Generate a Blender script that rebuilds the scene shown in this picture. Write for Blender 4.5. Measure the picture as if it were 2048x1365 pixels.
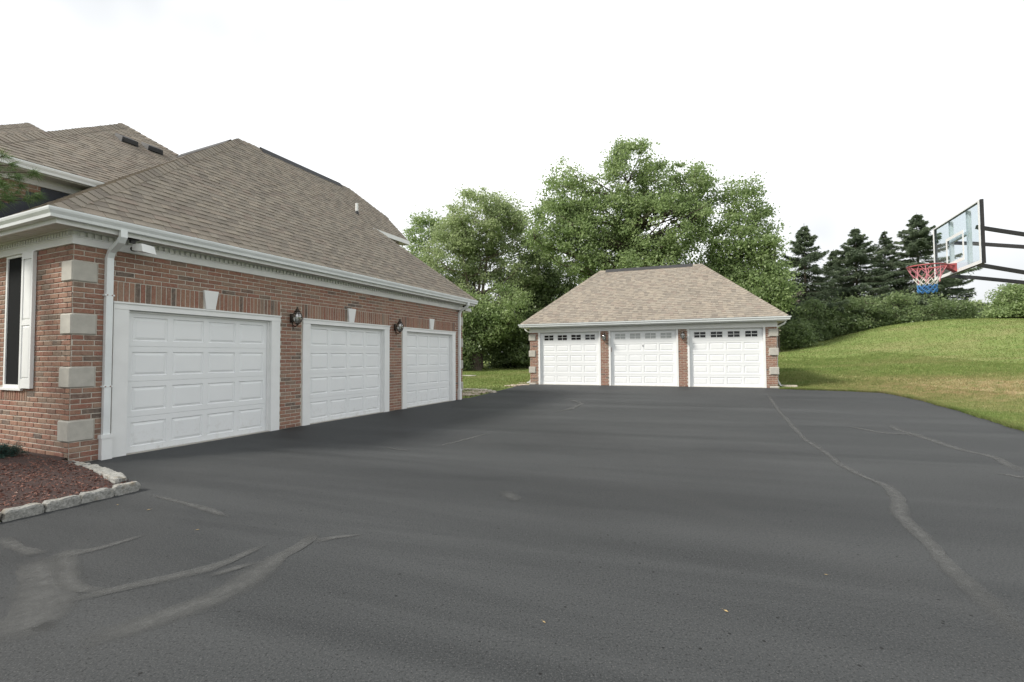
import bpy, bmesh, math, random
import numpy as np
from mathutils import Vector, Matrix
R = math.radians
random.seed(7); RNG = np.random.default_rng(7)
scene = bpy.context.scene
C = scene.collection
for _o in list(bpy.data.objects): bpy.data.objects.remove(_o)

# ------------------------------------------------------------------ camera
F, PITCH, ROLL = 931.34, .0343, -.0063          # focal length in pixels of a 2048 wide picture
EYE = np.array([0, 0, 1.471])
_cp, _sp, _cr, _sr = math.cos(PITCH), math.sin(PITCH), math.cos(ROLL), math.sin(ROLL)
_right = np.array([1, 0, 0.]); CW = np.array([0, _cp, _sp]); _up = np.array([0, -_sp, _cp])
CR = _right*_cr + _up*_sr; CU = _up*_cr - _right*_sr
cd = bpy.data.cameras.new('camera'); cam = bpy.data.objects.new('camera', cd); C.objects.link(cam)
cd.sensor_width = 36; cd.lens = F/2048*36; cd.clip_end = 2000; cd.clip_start = .05
cam.matrix_world = Matrix(((CR[0], CU[0], -CW[0], EYE[0]), (CR[1], CU[1], -CW[1], EYE[1]), (CR[2], CU[2], -CW[2], EYE[2]), (0, 0, 0, 1)))
scene.camera = cam
scene.render.resolution_x, scene.render.resolution_y = 1024, 682

# ------------------------------------------------------------------ light
SUN_EL, SUN_DIR = R(41), np.array([-.95, -.312])   # horizontal direction towards the sun
world = bpy.data.worlds.new('World'); scene.world = world; world.use_nodes = True
nt = world.node_tree; nt.nodes.clear()
wo = nt.nodes.new('ShaderNodeOutputWorld'); bg = nt.nodes.new('ShaderNodeBackground'); sky = nt.nodes.new('ShaderNodeTexSky')
sky.sky_type = 'NISHITA'; sky.sun_disc = False; sky.sun_elevation = SUN_EL
sky.sun_rotation = math.atan2(SUN_DIR[0], SUN_DIR[1])
sky.dust_density = 5; sky.ozone_density = 1
mx = nt.nodes.new('ShaderNodeMix'); mx.data_type = 'RGBA'; mx.inputs['Factor'].default_value = .9
tc = nt.nodes.new('ShaderNodeTexCoord'); nz = nt.nodes.new('ShaderNodeTexNoise'); nz.inputs['Scale'].default_value = 1.6; nz.inputs['Detail'].default_value = 4
rp = nt.nodes.new('ShaderNodeValToRGB')
rp.color_ramp.elements[0].position = .42; rp.color_ramp.elements[0].color = (6.7, 6.9, 7.05, 1)
rp.color_ramp.elements[1].position = .66; rp.color_ramp.elements[1].color = (13.4, 13.5, 13.6, 1)
nt.links.new(tc.outputs['Generated'], nz.inputs['Vector']); nt.links.new(nz.outputs['Fac'], rp.inputs['Fac'])
nt.links.new(sky.outputs['Color'], mx.inputs[6]); nt.links.new(rp.outputs['Color'], mx.inputs[7])
nt.links.new(mx.outputs[2], bg.inputs['Color']); bg.inputs['Strength'].default_value = .062
nt.links.new(bg.outputs[0], wo.inputs[0])
sl = bpy.data.lights.new('sun', 'SUN'); sun = bpy.data.objects.new('sun', sl); C.objects.link(sun)
sl.energy = 2.2; sl.angle = R(12); sl.color = (1, .95, .87)
_sd = Vector((SUN_DIR[0]*math.cos(SUN_EL), SUN_DIR[1]*math.cos(SUN_EL), math.sin(SUN_EL)))
sun.rotation_euler = _sd.to_track_quat('Z', 'Y').to_euler(); sun.location = _sd*60
vs = scene.view_settings; vs.view_transform = 'Standard'; vs.look = 'None'; vs.exposure = 1.02; vs.gamma = 1; vs.use_curve_mapping = False

# ------------------------------------------------------------------ pixel helpers (2048 x 1365 picture)
def ray(x, y): return CW + CR*(x-1024)/F + CU*(682.5-y)/F
def proj(P):
    P = np.asarray(P, float) - EYE; d = P @ CW
    return 1024+F*(P@CR)/d, 682.5-F*(P@CU)/d, d
def atdepth(x, y, Y):
    d = ray(x, y); return EYE + d*(Y/d[1])
A1, A2 = R(24.31), R(-20.58)
M0 = np.array([-6.237, 6.587, 0.]); MX = np.array([math.sin(A1), math.cos(A1), 0]); MY = np.array([-math.cos(A1), math.sin(A1), 0])
D0 = np.array([.861, 22.172, .1715]); DX = np.array([math.cos(A2), math.sin(A2), 0]); DY = np.array([-math.sin(A2), math.cos(A2), 0])
def m2w(p): return M0 + MX*p[0] + MY*p[1] + np.array([0, 0, p[2]])
def w2m(p): q = np.asarray(p)-M0; return np.array([q@MX, q@MY, q[2]])
def d2w(p): return D0 + DX*p[0] + DY*p[1] + np.array([0, 0, p[2]])
def sstep(a, b, x):
    t = np.clip((x-a)/(b-a), 0, 1); return t*t*(3-2*t)
def drive_z(x, y):
    q = -((x-D0[0])*DY[0] + (y-D0[1])*DY[1])        # metres in front of the far garage
    return .1715*(1-np.clip(q/7.0, 0, 1))**1.15
def ground_hit(px, py, dz=0.):
    d = ray(px, py); z = 0.
    for _ in range(12):
        P = EYE + d*((z+dz-EYE[2])/d[2]); z = float(drive_z(P[0], P[1]))
    return P

# ------------------------------------------------------------------ material helpers
def nodes(name):
    m = bpy.data.materials.new(name); m.use_nodes = True; n = m.node_tree
    b = n.nodes['Principled BSDF']; return m, n, b
def ramp(n, stops, interp='LINEAR'):
    r = n.nodes.new('ShaderNodeValToRGB'); cr = r.color_ramp; cr.interpolation = interp
    while len(cr.elements) < len(stops): cr.elements.new(.5)
    for e, (p, c) in zip(cr.elements, stops): e.position = p; e.color = (*c, 1)
    return r
def noise(n, scale, detail=4, rough=.55, vec=None, dist=0.):
    t = n.nodes.new('ShaderNodeTexNoise'); t.inputs['Scale'].default_value = scale; t.inputs['Detail'].default_value = detail
    t.inputs['Roughness'].default_value = rough; t.inputs['Distortion'].default_value = dist
    if vec: n.links.new(vec, t.inputs['Vector'])
    return t
def position(n, scale=None, rot=0.):
    g = n.nodes.new('ShaderNodeNewGeometry'); o = g.outputs['Position']
    if scale is not None:
        mp = n.nodes.new('ShaderNodeMapping'); mp.vector_type = 'TEXTURE'
        mp.inputs['Scale'].default_value = tuple(1/s for s in scale); mp.inputs['Rotation'].default_value = (0, 0, rot)
        n.links.new(o, mp.inputs['Vector']); o = mp.outputs['Vector']
    return o
def mixc(n, a, b, fac, mode='MIX'):
    x = n.nodes.new('ShaderNodeMix'); x.data_type = 'RGBA'; x.blend_type = mode
    for s, v in ((0, fac), (6, a), (7, b)):
        if isinstance(v, (int, float)): x.inputs[s].default_value = v
        elif isinstance(v, tuple): x.inputs[s].default_value = (*v, 1)
        else: n.links.new(v, x.inputs[s])
    return x.outputs[2]
def bump(n, b, h, strength, dist):
    u = n.nodes.new('ShaderNodeBump'); u.inputs['Strength'].default_value = strength; u.inputs['Distance'].default_value = dist
    n.links.new(h, u.inputs['Height']); n.links.new(u.outputs[0], b.inputs['Normal'])
def piece_random(n):
    a = n.nodes.new('ShaderNodeAttribute'); a.attribute_name = 'rnd'; a.attribute_type = 'GEOMETRY'
    o = n.nodes.new('ShaderNodeAttribute'); o.attribute_name = 'rnd'; o.attribute_type = 'OBJECT'
    s = n.nodes.new('ShaderNodeMath'); n.links.new(a.outputs['Fac'], s.inputs[0]); n.links.new(o.outputs['Fac'], s.inputs[1])
    return s.outputs[0]
def maprange(n, v, a, b, c, d):
    r = n.nodes.new('ShaderNodeMapRange'); r.inputs[1].default_value = a; r.inputs[2].default_value = b; r.inputs[3].default_value = c; r.inputs[4].default_value = d
    n.links.new(v, r.inputs[0]); return r.outputs[0]
MAT = {}
def simple(name, col, rough=.5, metal=0., var=.12, scale=6., bumps=None, spec=.5):
    m, n, b = nodes(name); p = position(n); t = noise(n, scale, 5, .6, p)
    lo = tuple(max(0, c*(1-var)) for c in col); hi = tuple(min(1, c*(1+var)) for c in col)
    r = ramp(n, [(.3, lo), (.7, hi)]); n.links.new(t.outputs['Fac'], r.inputs['Fac'])
    n.links.new(r.outputs['Color'], b.inputs['Base Color'])
    b.inputs['Roughness'].default_value = rough; b.inputs['Metallic'].default_value = metal; b.inputs['Specular IOR Level'].default_value = spec
    if bumps: t2 = noise(n, bumps[0], 4, .6, p); bump(n, b, t2.outputs['Fac'], bumps[1], bumps[2])
    MAT[name] = m; return m
simple('white_trim', (.76, .77, .76), .5, var=.04, scale=3, bumps=(60, .15, .002))
simple('gutter_paint', (.72, .75, .75), .38, var=.07, scale=2.2)
simple('soffit_vinyl', (.60, .58, .53), .5, var=.05, scale=2)
simple('mortar', (.49, .45, .39), .95, var=.18, scale=25, bumps=(160, .5, .004))
simple('limestone', (.42, .405, .36), .85, var=.1, scale=9, bumps=(120, .35, .003))
simple('rubber', (.02, .02, .02), .7)
simple('dark_flashing', (.018, .023, .032), .45, var=.2)
simple('roof_deck', (.10, .085, .07), .95, var=.2)
simple('ridge_vent', (.035, .035, .037), .7)
simple('black_steel', (.018, .017, .017), .42, var=.3, scale=8)
simple('red_steel', (.36, .075, .075), .45, var=.15)
simple('net_red', (.60, .24, .27), .8); simple('net_white', (.72, .70, .62), .8); simple('net_blue', (.06, .21, .45), .8)
simple('bronze', (.045, .035, .027), .42, metal=.6, var=.35, scale=40)
simple('bark', (.085, .068, .052), .95, var=.35, scale=14, bumps=(30, .8, .03))
simple('pale_bark', (.16, .13, .10), .95, var=.3, scale=9, bumps=(25, .8, .03))
simple('cream_siding', (.62, .57, .46), .7, var=.06)
simple('flagstone', (.46, .38, .31), .85, var=.2, scale=7, bumps=(40, .5, .01))
simple('pale_rock', (.52, .47, .40), .9, var=.2, scale=9, bumps=(30, .6, .02))
simple('concrete_slab', (.40, .38, .34), .9, var=.15, scale=8, bumps=(90, .4, .004))
simple('lamp_shade', (.78, .79, .78), .35, var=.03)
simple('far_roof', (.16, .13, .11), .9)
simple('screw', (.20, .07, .035), .8)
def glass_mats():
    m, n, b = nodes('lantern_glass'); out = n.nodes['Material Output']
    tr = n.nodes.new('ShaderNodeBsdfTransparent'); tr.inputs[0].default_value = (.80, .84, .82, 1)
    gl = n.nodes.new('ShaderNodeBsdfGlossy'); gl.inputs['Roughness'].default_value = .08
    x = n.nodes.new('ShaderNodeMixShader'); x.inputs[0].default_value = .38
    n.links.new(tr.outputs[0], x.inputs[1]); n.links.new(gl.outputs[0], x.inputs[2]); n.links.new(x.outputs[0], out.inputs[0]); MAT['lantern_glass'] = m
    m, n, b = nodes('board_glass'); out = n.nodes['Material Output']
    tr = n.nodes.new('ShaderNodeBsdfTransparent'); tr.inputs[0].default_value = (.92, .96, .98, 1)
    gl = n.nodes.new('ShaderNodeBsdfGlossy'); gl.inputs['Roughness'].default_value = .04; gl.inputs[0].default_value = (.8, .9, 1, 1)
    x = n.nodes.new('ShaderNodeMixShader'); x.inputs[0].default_value = .12
    n.links.new(tr.outputs[0], x.inputs[1]); n.links.new(gl.outputs[0], x.inputs[2]); n.links.new(x.outputs[0], out.inputs[0]); MAT['board_glass'] = m
    m, n, b = nodes('dark_window'); b.inputs['Base Color'].default_value = (.012, .014, .015, 1); b.inputs['Roughness'].default_value = .06; MAT['dark_window'] = m
    m, n, b = nodes('insect_screen'); b.inputs['Base Color'].default_value = (.012, .013, .014, 1); b.inputs['Roughness'].default_value = .9; b.inputs['Specular IOR Level'].default_value = .1; MAT['insect_screen'] = m
    m, n, b = nodes('frosted_window'); b.inputs['Base Color'].default_value = (.42, .44, .43, 1); b.inputs['Roughness'].default_value = .15; MAT['frosted_window'] = m
glass_mats()
def door_mat():
    m, n, b = nodes('door_paint'); p = position(n, (90, 90, 3)); t = noise(n, 1, 5, .6, p)
    bump(n, b, t.outputs['Fac'], .22, .0012)
    p2 = position(n); t2 = noise(n, 1.2, 5, .6, p2); r = ramp(n, [(.3, (.755, .775, .78)), (.7, (.80, .815, .815))]); n.links.new(t2.outputs['Fac'], r.inputs['Fac'])
    # road dirt splashed on the foot of the doors
    t3 = noise(n, 9, 6, .75, p2); sp = n.nodes.new('ShaderNodeSeparateXYZ'); n.links.new(p2, sp.inputs[0])
    lowz = maprange(n, sp.outputs['Z'], .02, .55, .6, 0.); mu = n.nodes.new('ShaderNodeMath'); mu.operation = 'MULTIPLY'
    th = maprange(n, t3.outputs['Fac'], .52, .72, 0, 1); n.links.new(lowz, mu.inputs[0]); n.links.new(th, mu.inputs[1])
    c = mixc(n, r.outputs['Color'], (.48, .46, .42), mu.outputs[0]); n.links.new(c, b.inputs['Base Color'])
    b.inputs['Roughness'].default_value = .42; MAT['door_paint'] = m
door_mat()
def brick_mat():
    m, n, b = nodes('brick'); rv = piece_random(n); p = position(n)
    r = ramp(n, [(0, (.290, .145, .100)), (.14, (.235, .122, .090)), (.28, (.330, .190, .132)), (.42, (.270, .120, .088)), (.54, (.310, .175, .120)),
                 (.66, (.225, .122, .090)), (.78, (.335, .225, .165)), (.88, (.215, .160, .122)), (.95, (.115, .098, .085)), (1, (.285, .142, .100))])
    n.links.new(rv, r.inputs['Fac'])
    t = noise(n, 19, 6, .75, p); t2 = noise(n, 48, 6, .75, p); t3 = noise(n, 8, 4, .6, p)
    c = mixc(n, r.outputs['Color'], (.38, .29, .235), maprange(n, t.outputs['Fac'], .48, .68, 0, .55))
    c = mixc(n, c, (.095, .062, .050), maprange(n, t2.outputs['Fac'], .50, .70, 0, .75))
    c = mixc(n, c, (.27, .19, .14), maprange(n, t3.outputs['Fac'], .48, .66, 0, .5))
    n.links.new(c, b.inputs['Base Color']); b.inputs['Roughness'].default_value = .9; b.inputs['Specular IOR Level'].default_value = .25
    bump(n, b, t2.outputs['Fac'], .6, .006); MAT['brick'] = m
brick_mat()
def shingle_mat(name='shingle', g=1., warm=1.):
    m, n, b = nodes(name); rv = piece_random(n); p = position(n)
    cols = [(0, (.212, .192, .164)), (.2, (.245, .222, .190)), (.36, (.188, .171, .150)), (.5, (.228, .211, .183)), (.64, (.258, .232, .196)), (.78, (.212, .183, .159)), (.9, (.170, .156, .137)), (1, (.236, .218, .190))]
    r = ramp(n, [(q, (c[0]*1.18*g*warm, c[1]*1.18*g, c[2]*1.18*g/warm)) for q, c in cols])
    n.links.new(rv, r.inputs['Fac'])
    t = noise(n, 190, 3, .7, p); t2 = noise(n, .7, 4, .6, p)
    c = mixc(n, r.outputs['Color'], (.42, .38, .31), maprange(n, t.outputs['Fac'], .55, .75, 0, .5))
    c = mixc(n, c, (.09, .075, .062), maprange(n, t.outputs['Fac'], .45, .25, 0, .55))
    c = mixc(n, c, (.13, .12, .10), maprange(n, t2.outputs['Fac'], .5, .75, 0, .25))
    n.links.new(c, b.inputs['Base Color']); b.inputs['Roughness'].default_value = .95; b.inputs['Specular IOR Level'].default_value = .2
    bump(n, b, t.outputs['Fac'], .5, .004); MAT[name] = m
shingle_mat('shingle', .94, 1.035); shingle_mat('pale_shingle', 1.02, 1.03)
def asphalt_mat():
    m, n, b = nodes('asphalt'); p = position(n)
    ps = position(n, (.10, 1.1, 1), A2+R(3)); st = noise(n, 1.0, 5, .62, ps, .6)
    ps2 = position(n, (.5, .09, 1), R(20)); st2 = noise(n, 1.0, 4, .6, ps2, .4)
    big = noise(n, .16, 3, .55, p); ag = n.nodes.new('ShaderNodeTexVoronoi'); ag.inputs['Scale'].default_value = 85; n.links.new(p, ag.inputs['Vector'])
    fine = noise(n, 105, 3, .75, p); mid = noise(n, 62, 4, .75, p)
    c = ramp(n, [(.30, (.031, .0335, .035)), (.5, (.046, .049, .0505)), (.72, (.068, .0715, .073))]); n.links.new(st.outputs['Fac'], c.inputs['Fac'])
    k = mixc(n, c.outputs['Color'], (.020, .021, .022), maprange(n, big.outputs['Fac'], .50, .72, 0, .6))
    k = mixc(n, k, (.068, .068, .067), maprange(n, st2.outputs['Fac'], .54, .78, 0, .4))
    k = mixc(n, k, (.13, .13, .128), maprange(n, fine.outputs['Fac'], .53, .69, 0, .75))
    k = mixc(n, k, (.008, .008, .0085), maprange(n, mid.outputs['Fac'], .53, .70, 0, .95))
    sp = n.nodes.new('ShaderNodeTexVoronoi'); sp.inputs['Scale'].default_value = 7; sp.inputs['Randomness'].default_value = 1; n.links.new(p, sp.inputs['Vector'])
    k = mixc(n, k, (.009, .009, .009), maprange(n, sp.outputs['Distance'], .05, .075, .8, 0))
    n.links.new(k, b.inputs['Base Color'])
    n.links.new(maprange(n, st.outputs['Fac'], .3, .7, .62, .74), b.inputs['Roughness']); b.inputs['Specular IOR Level'].default_value = .16
    ad = n.nodes.new('ShaderNodeMath'); ad.operation = 'ADD'; n.links.new(ag.outputs['Distance'], ad.inputs[0]); n.links.new(fine.outputs['Fac'], ad.inputs[1])
    bump(n, b, ad.outputs[0], .25, .004); MAT['asphalt'] = m
    # old crack filler: paler and smoother, feathered out by the strip's own fade attribute and grain
    m, n, b = nodes('crack_filler'); out = n.nodes['Material Output']; p = position(n)
    f2 = noise(n, 180, 3, .7, p); c = ramp(n, [(.3, (.088, .090, .088)), (.7, (.116, .118, .115))]); n.links.new(f2.outputs['Fac'], c.inputs['Fac'])
    n.links.new(c.outputs['Color'], b.inputs['Base Color']); b.inputs['Roughness'].default_value = .62; b.inputs['Specular IOR Level'].default_value = .2
    a = n.nodes.new('ShaderNodeAttribute'); a.attribute_name = 'fade'
    g = noise(n, 11, 6, .75, p); mu = n.nodes.new('ShaderNodeMath'); mu.operation = 'MULTIPLY'
    n.links.new(maprange(n, g.outputs['Fac'], .34, .6, .62, 1.05), mu.inputs[0]); n.links.new(a.outputs['Fac'], mu.inputs[1])
    tr = n.nodes.new('ShaderNodeBsdfTransparent'); x = n.nodes.new('ShaderNodeMixShader')
    n.links.new(mu.outputs[0], x.inputs[0]); n.links.new(tr.outputs[0], x.inputs[1]); n.links.new(b.outputs[0], x.inputs[2]); n.links.new(x.outputs[0], out.inputs[0])
    MAT['crack_filler'] = m
asphalt_mat()
def lawn_colour(n):
    p = position(n); big = noise(n, .22, 4, .6, p, .5); ps = position(n, (.16, 1.3, 1), R(-12)); st = noise(n, 1, 5, .65, ps, .7); sm = noise(n, 2.6, 5, .7, p)
    c = ramp(n, [(.28, (.145, .215, .062)), (.5, (.205, .265, .085)), (.72, (.270, .300, .118))]); n.links.new(sm.outputs['Fac'], c.inputs['Fac'])
    k = mixc(n, c.outputs['Color'], (.330, .290, .150), maprange(n, big.outputs['Fac'], .50, .72, 0, .55))
    k = mixc(n, k, (.270, .265, .120), maprange(n, st.outputs['Fac'], .50, .70, 0, .55))
    k = mixc(n, k, (.120, .190, .055), maprange(n, st.outputs['Fac'], .46, .30, 0, .5))
    # drought patch in the lawn beyond the corner of the asphalt
    vd = n.nodes.new('ShaderNodeVectorMath'); vd.operation = 'DISTANCE'; n.links.new(p, vd.inputs[0]); vd.inputs[1].default_value = (16.0, 15.5, .5)
    mu = n.nodes.new('ShaderNodeMath'); mu.operation = 'MULTIPLY'; n.links.new(maprange(n, vd.outputs['Value'], 1.5, 6.0, 1, 0), mu.inputs[0]); n.links.new(maprange(n, sm.outputs['Fac'], .35, .6, .25, .95), mu.inputs[1])
    k = mixc(n, k, (.420, .320, .185), mu.outputs[0])
    return k
def lawn_mats():
    m, n, b = nodes('lawn'); k = lawn_colour(n); n.links.new(k, b.inputs['Base Color']); b.inputs['Roughness'].default_value = .95; b.inputs['Specular IOR Level'].default_value = .1
    t = noise(n, 38, 5, .75, position(n)); bump(n, b, t.outputs['Fac'], .9, .05); MAT['lawn'] = m
    m, n, b = nodes('grass_blade'); out = n.nodes['Material Output']; k = lawn_colour(n); rv = piece_random(n)
    k = mixc(n, k, (.30, .27, .13), maprange(n, rv, .78, 1, 0, .6)); k = mixc(n, k, (.035, .085, .018), maprange(n, rv, .35, 0, 0, .55))
    df = n.nodes.new('ShaderNodeBsdfDiffuse'); tl = n.nodes.new('ShaderNodeBsdfTranslucent'); x = n.nodes.new('ShaderNodeMixShader'); x.inputs[0].default_value = .35
    n.links.new(k, df.inputs[0]); n.links.new(k, tl.inputs[0]); n.links.new(df.outputs[0], x.inputs[1]); n.links.new(tl.outputs[0], x.inputs[2]); n.links.new(x.outputs[0], out.inputs[0]); MAT['grass_blade'] = m
lawn_mats()
def leaf_mat(name, lo, mid, hi, trans=.38):
    m, n, b = nodes(name); out = n.nodes['Material Output']; rv = piece_random(n); t = noise(n, .55, 4, .6, position(n))
    c = ramp(n, [(0, lo), (.5, mid), (1, hi)]); n.links.new(rv, c.inputs['Fac'])
    k = mixc(n, c.outputs['Color'], hi, maprange(n, t.outputs['Fac'], .48, .7, 0, .55)); k = mixc(n, k, lo, maprange(n, t.outputs['Fac'], .5, .3, 0, .5))
    df = n.nodes.new('ShaderNodeBsdfDiffuse'); tl = n.nodes.new('ShaderNodeBsdfTranslucent'); gl = n.nodes.new('ShaderNodeBsdfGlossy'); gl.inputs['Roughness'].default_value = .45
    x = n.nodes.new('ShaderNodeMixShader'); x.inputs[0].default_value = trans; y = n.nodes.new('ShaderNodeMixShader'); y.inputs[0].default_value = .035
    n.links.new(k, df.inputs[0]); n.links.new(k, tl.inputs[0]); n.links.new(df.outputs[0], x.inputs[1]); n.links.new(tl.outputs[0], x.inputs[2])
    n.links.new(x.outputs[0], y.inputs[1]); n.links.new(gl.outputs[0], y.inputs[2]); n.links.new(y.outputs[0], out.inputs[0]); MAT[name] = m
leaf_mat('leaf_maple', (.195, .275, .110), (.290, .385, .165), (.395, .485, .225), .52)
leaf_mat('leaf_grey', (.265, .335, .165), (.365, .445, .220), (.455, .530, .285), .56)
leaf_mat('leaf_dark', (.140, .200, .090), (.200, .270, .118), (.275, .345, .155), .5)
leaf_mat('needle_spruce', (.075, .108, .066), (.115, .155, .092), (.165, .210, .122), .3)
leaf_mat('needle_pale', (.055, .085, .048), (.085, .120, .065), (.12, .155, .085), .2)
leaf_mat('needle_pine', (.055, .105, .035), (.10, .17, .055), (.15, .22, .075), .2)
leaf_mat('needle_blue', (.022, .055, .045), (.035, .080, .062), (.055, .105, .085), .12)
def mulch_mat():
    m, n, b = nodes('red_mulch'); rv = piece_random(n); t = noise(n, 60, 5, .7, position(n))
    r = ramp(n, [(0, (.034, .017, .014)), (.12, (.10, .045, .034)), (.35, (.17, .078, .058)), (.65, (.225, .11, .08)), (.9, (.15, .08, .066)), (1, (.24, .17, .14))]); n.links.new(rv, r.inputs['Fac'])
    k = mixc(n, r.outputs['Color'], (.045, .022, .019), maprange(n, t.outputs['Fac'], .5, .7, 0, .7)); n.links.new(k, b.inputs['Base Color']); b.inputs['Roughness'].default_value = .95
    bump(n, b, t.outputs['Fac'], .5, .004); MAT['red_mulch'] = m
    m, n, b = nodes('granite'); p = position(n); t = noise(n, 45, 5, .75, p); t2 = noise(n, 7, 4, .6, p)
    r = ramp(n, [(.3, (.13, .13, .122)), (.5, (.27, .27, .25)), (.7, (.42, .41, .385))]); n.links.new(t.outputs['Fac'], r.inputs['Fac'])
    k = mixc(n, r.outputs['Color'], (.22, .17, .105), maprange(n, t2.outputs['Fac'], .55, .75, 0, .7)); n.links.new(k, b.inputs['Base Color']); b.inputs['Roughness'].default_value = .9
    bump(n, b, t.outputs['Fac'], .8, .012); MAT['granite'] = m
mulch_mat()

# ------------------------------------------------------------------ mesh helpers
class MB:
    """collects faces, each with a random number for its piece; build() links them as ONE mesh object"""
    def __init__(s): s.v = []; s.f = []; s.r = []; s.cur = 0.
    def add(s, vs, fs):
        k = len(s.v); s.v.extend([tuple(map(float, p)) for p in vs]); s.f.extend([tuple(i+k for i in f) for f in fs]); s.r.extend([s.cur]*len(fs)); return s
    def box(s, a, b):
        (x0, y0, z0), (x1, y1, z1) = a, b
        return s.add([(x0,y0,z0),(x1,y0,z0),(x1,y1,z0),(x0,y1,z0),(x0,y0,z1),(x1,y0,z1),(x1,y1,z1),(x0,y1,z1)],
                     [(0,3,2,1),(4,5,6,7),(0,1,5,4),(1,2,6,5),(2,3,7,6),(3,0,4,7)])
    def hexa(s, q):       # eight corners: bottom four, top four
        return s.add(q, [(0,3,2,1),(4,5,6,7),(0,1,5,4),(1,2,6,5),(2,3,7,6),(3,0,4,7)])
    def tube(s, pts, rad, n=8, cap=True):
        pts = [np.asarray(p, float) for p in pts]; rad = rad if hasattr(rad, '__len__') else [rad]*len(pts)
        vs = []; up = None
        for i, p in enumerate(pts):
            t = pts[min(i+1, len(pts)-1)] - pts[max(i-1, 0)]; t = t/(np.linalg.norm(t)+1e-9)
            if up is None: up = np.array([0, 0, 1.]) if abs(t[2]) < .9 else np.array([1., 0, 0])
            a = np.cross(t, up); a /= np.linalg.norm(a)+1e-9; b = np.cross(a, t); up = b
            for k in range(n):
                an = 2*math.pi*k/n; vs.append(p + (a*math.cos(an)+b*math.sin(an))*rad[i])
        fs = []
        for i in range(len(pts)-1):
            for k in range(n): fs.append((i*n+k, i*n+(k+1) % n, (i+1)*n+(k+1) % n, (i+1)*n+k))
        if cap: fs.append(tuple(range(n-1, -1, -1))); fs.append(tuple((len(pts)-1)*n+k for k in range(n)))
        return s.add(vs, fs)
    def rtube(s, pts, w, h, side):   # rectangular pipe; side = horizontal width direction
        side = np.asarray(side, float); vs = []
        pts = [np.asarray(p, float) for p in pts]
        for i, p in enumerate(pts):
            t = pts[min(i+1, len(pts)-1)]-pts[max(i-1, 0)]; t = t/np.linalg.norm(t); b = np.cross(side, t); b /= np.linalg.norm(b)
            if 0 < i < len(pts)-1:
                t0 = p-pts[i-1]; t0 /= np.linalg.norm(t0); b = b/max(.5, abs(np.dot(t0, t)))
            for (c, d) in ((-1,-1),(1,-1),(1,1),(-1,1)): vs.append(p+side*c*w/2+b*d*h/2)
        fs = []
        for i in range(len(pts)-1):
            for k in range(4): fs.append((i*4+k, i*4+(k+1) % 4, (i+1)*4+(k+1) % 4, (i+1)*4+k))
        fs += [(3,2,1,0), tuple((len(pts)-1)*4+k for k in range(4))]
        return s.add(vs, fs)
    def lathe(s, prof, n=14, c=(0,0,0)):
        vs = [(c[0]+r*math.cos(2*math.pi*k/n), c[1]+r*math.sin(2*math.pi*k/n), c[2]+z) for r, z in prof for k in range(n)]
        fs = [(i*n+k, i*n+(k+1) % n, (i+1)*n+(k+1) % n, (i+1)*n+k) for i in range(len(prof)-1) for k in range(n)]
        return s.add(vs, fs)
    def sweep(s, path, prof, close=False):
        """profile (outward offset, z) along a horizontal path, mitred; outward = right of travel"""
        P = [np.array(p[:2], float) for p in path]; z0 = [p[2] for p in path]; N = len(P); np_ = len(prof); vs = []
        for i in range(N):
            def nrm(a, b): d = b-a; d /= np.linalg.norm(d); return np.array([d[1], -d[0]])
            if i == 0: m = nrm(P[0], P[1])
            elif i == N-1: m = nrm(P[-2], P[-1])
            else:
                a, b = nrm(P[i-1], P[i]), nrm(P[i], P[i+1]); m = (a+b); m = m/(m@a)
            for o, z in prof: q = P[i]+m*o; vs.append((q[0], q[1], z0[i]+z))
        fs = [(i*np_+k, (i+1)*np_+k, (i+1)*np_+(k+1) % np_, i*np_+(k+1) % np_) for i in range(N-1) for k in range(np_)]
        fs += [tuple(range(np_)), tuple((N-1)*np_+k for k in reversed(range(np_)))]
        return s.add(vs, fs)
    def build(s, name, mat, parent=None, smooth=False, recalc=True):
        me = bpy.data.meshes.new(name); me.from_pydata(s.v, [], s.f)
        a = me.attributes.new('rnd', 'FLOAT', 'FACE'); a.data.foreach_set('value', s.r)
        if recalc:
            bm = bmesh.new(); bm.from_mesh(me); bmesh.ops.recalc_face_normals(bm, faces=bm.faces); bm.to_mesh(me); bm.free()
        if smooth: me.polygons.foreach_set('use_smooth', [True]*len(me.polygons))
        me.materials.append(MAT[mat] if isinstance(mat, str) else mat); me.update()
        o = bpy.data.objects.new(name, me); C.objects.link(o)
        if parent: o.parent = parent
        return o
def soup(name, mat, V, faces_n, rnd, parent=None):
    """fast mesh of separate triangles / quads from an (N*faces_n,3) array"""
    V = np.asarray(V, np.float32).reshape(-1, 3); n = len(V)//faces_n
    me = bpy.data.meshes.new(name); me.vertices.add(len(V)); me.vertices.foreach_set('co', V.ravel())
    me.loops.add(n*faces_n); me.loops.foreach_set('vertex_index', np.arange(n*faces_n, dtype=np.int32))
    me.polygons.add(n); me.polygons.foreach_set('loop_start', np.arange(0, n*faces_n, faces_n, dtype=np.int32))
    a = me.attributes.new('rnd', 'FLOAT', 'FACE'); a.data.foreach_set('value', np.asarray(rnd, np.float32))
    me.materials.append(MAT[mat]); me.update(calc_edges=True)
    o = bpy.data.objects.new(name, me); C.objects.link(o)
    if parent: o.parent = parent
    return o
def tag(o, label=None, cat=None, group=None, kind=None):
    if label: o['label'] = label
    if cat: o['category'] = cat
    if group: o['group'] = group
    if kind: o['kind'] = kind
    return o
def empty(name, loc, rz=0., label=None, cat=None, group=None):
    o = bpy.data.objects.new(name, None); C.objects.link(o); o.location = [float(v) for v in loc]; o.rotation_euler = (0, 0, rz); o.empty_display_size = .2
    return tag(o, label, cat, group)
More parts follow.
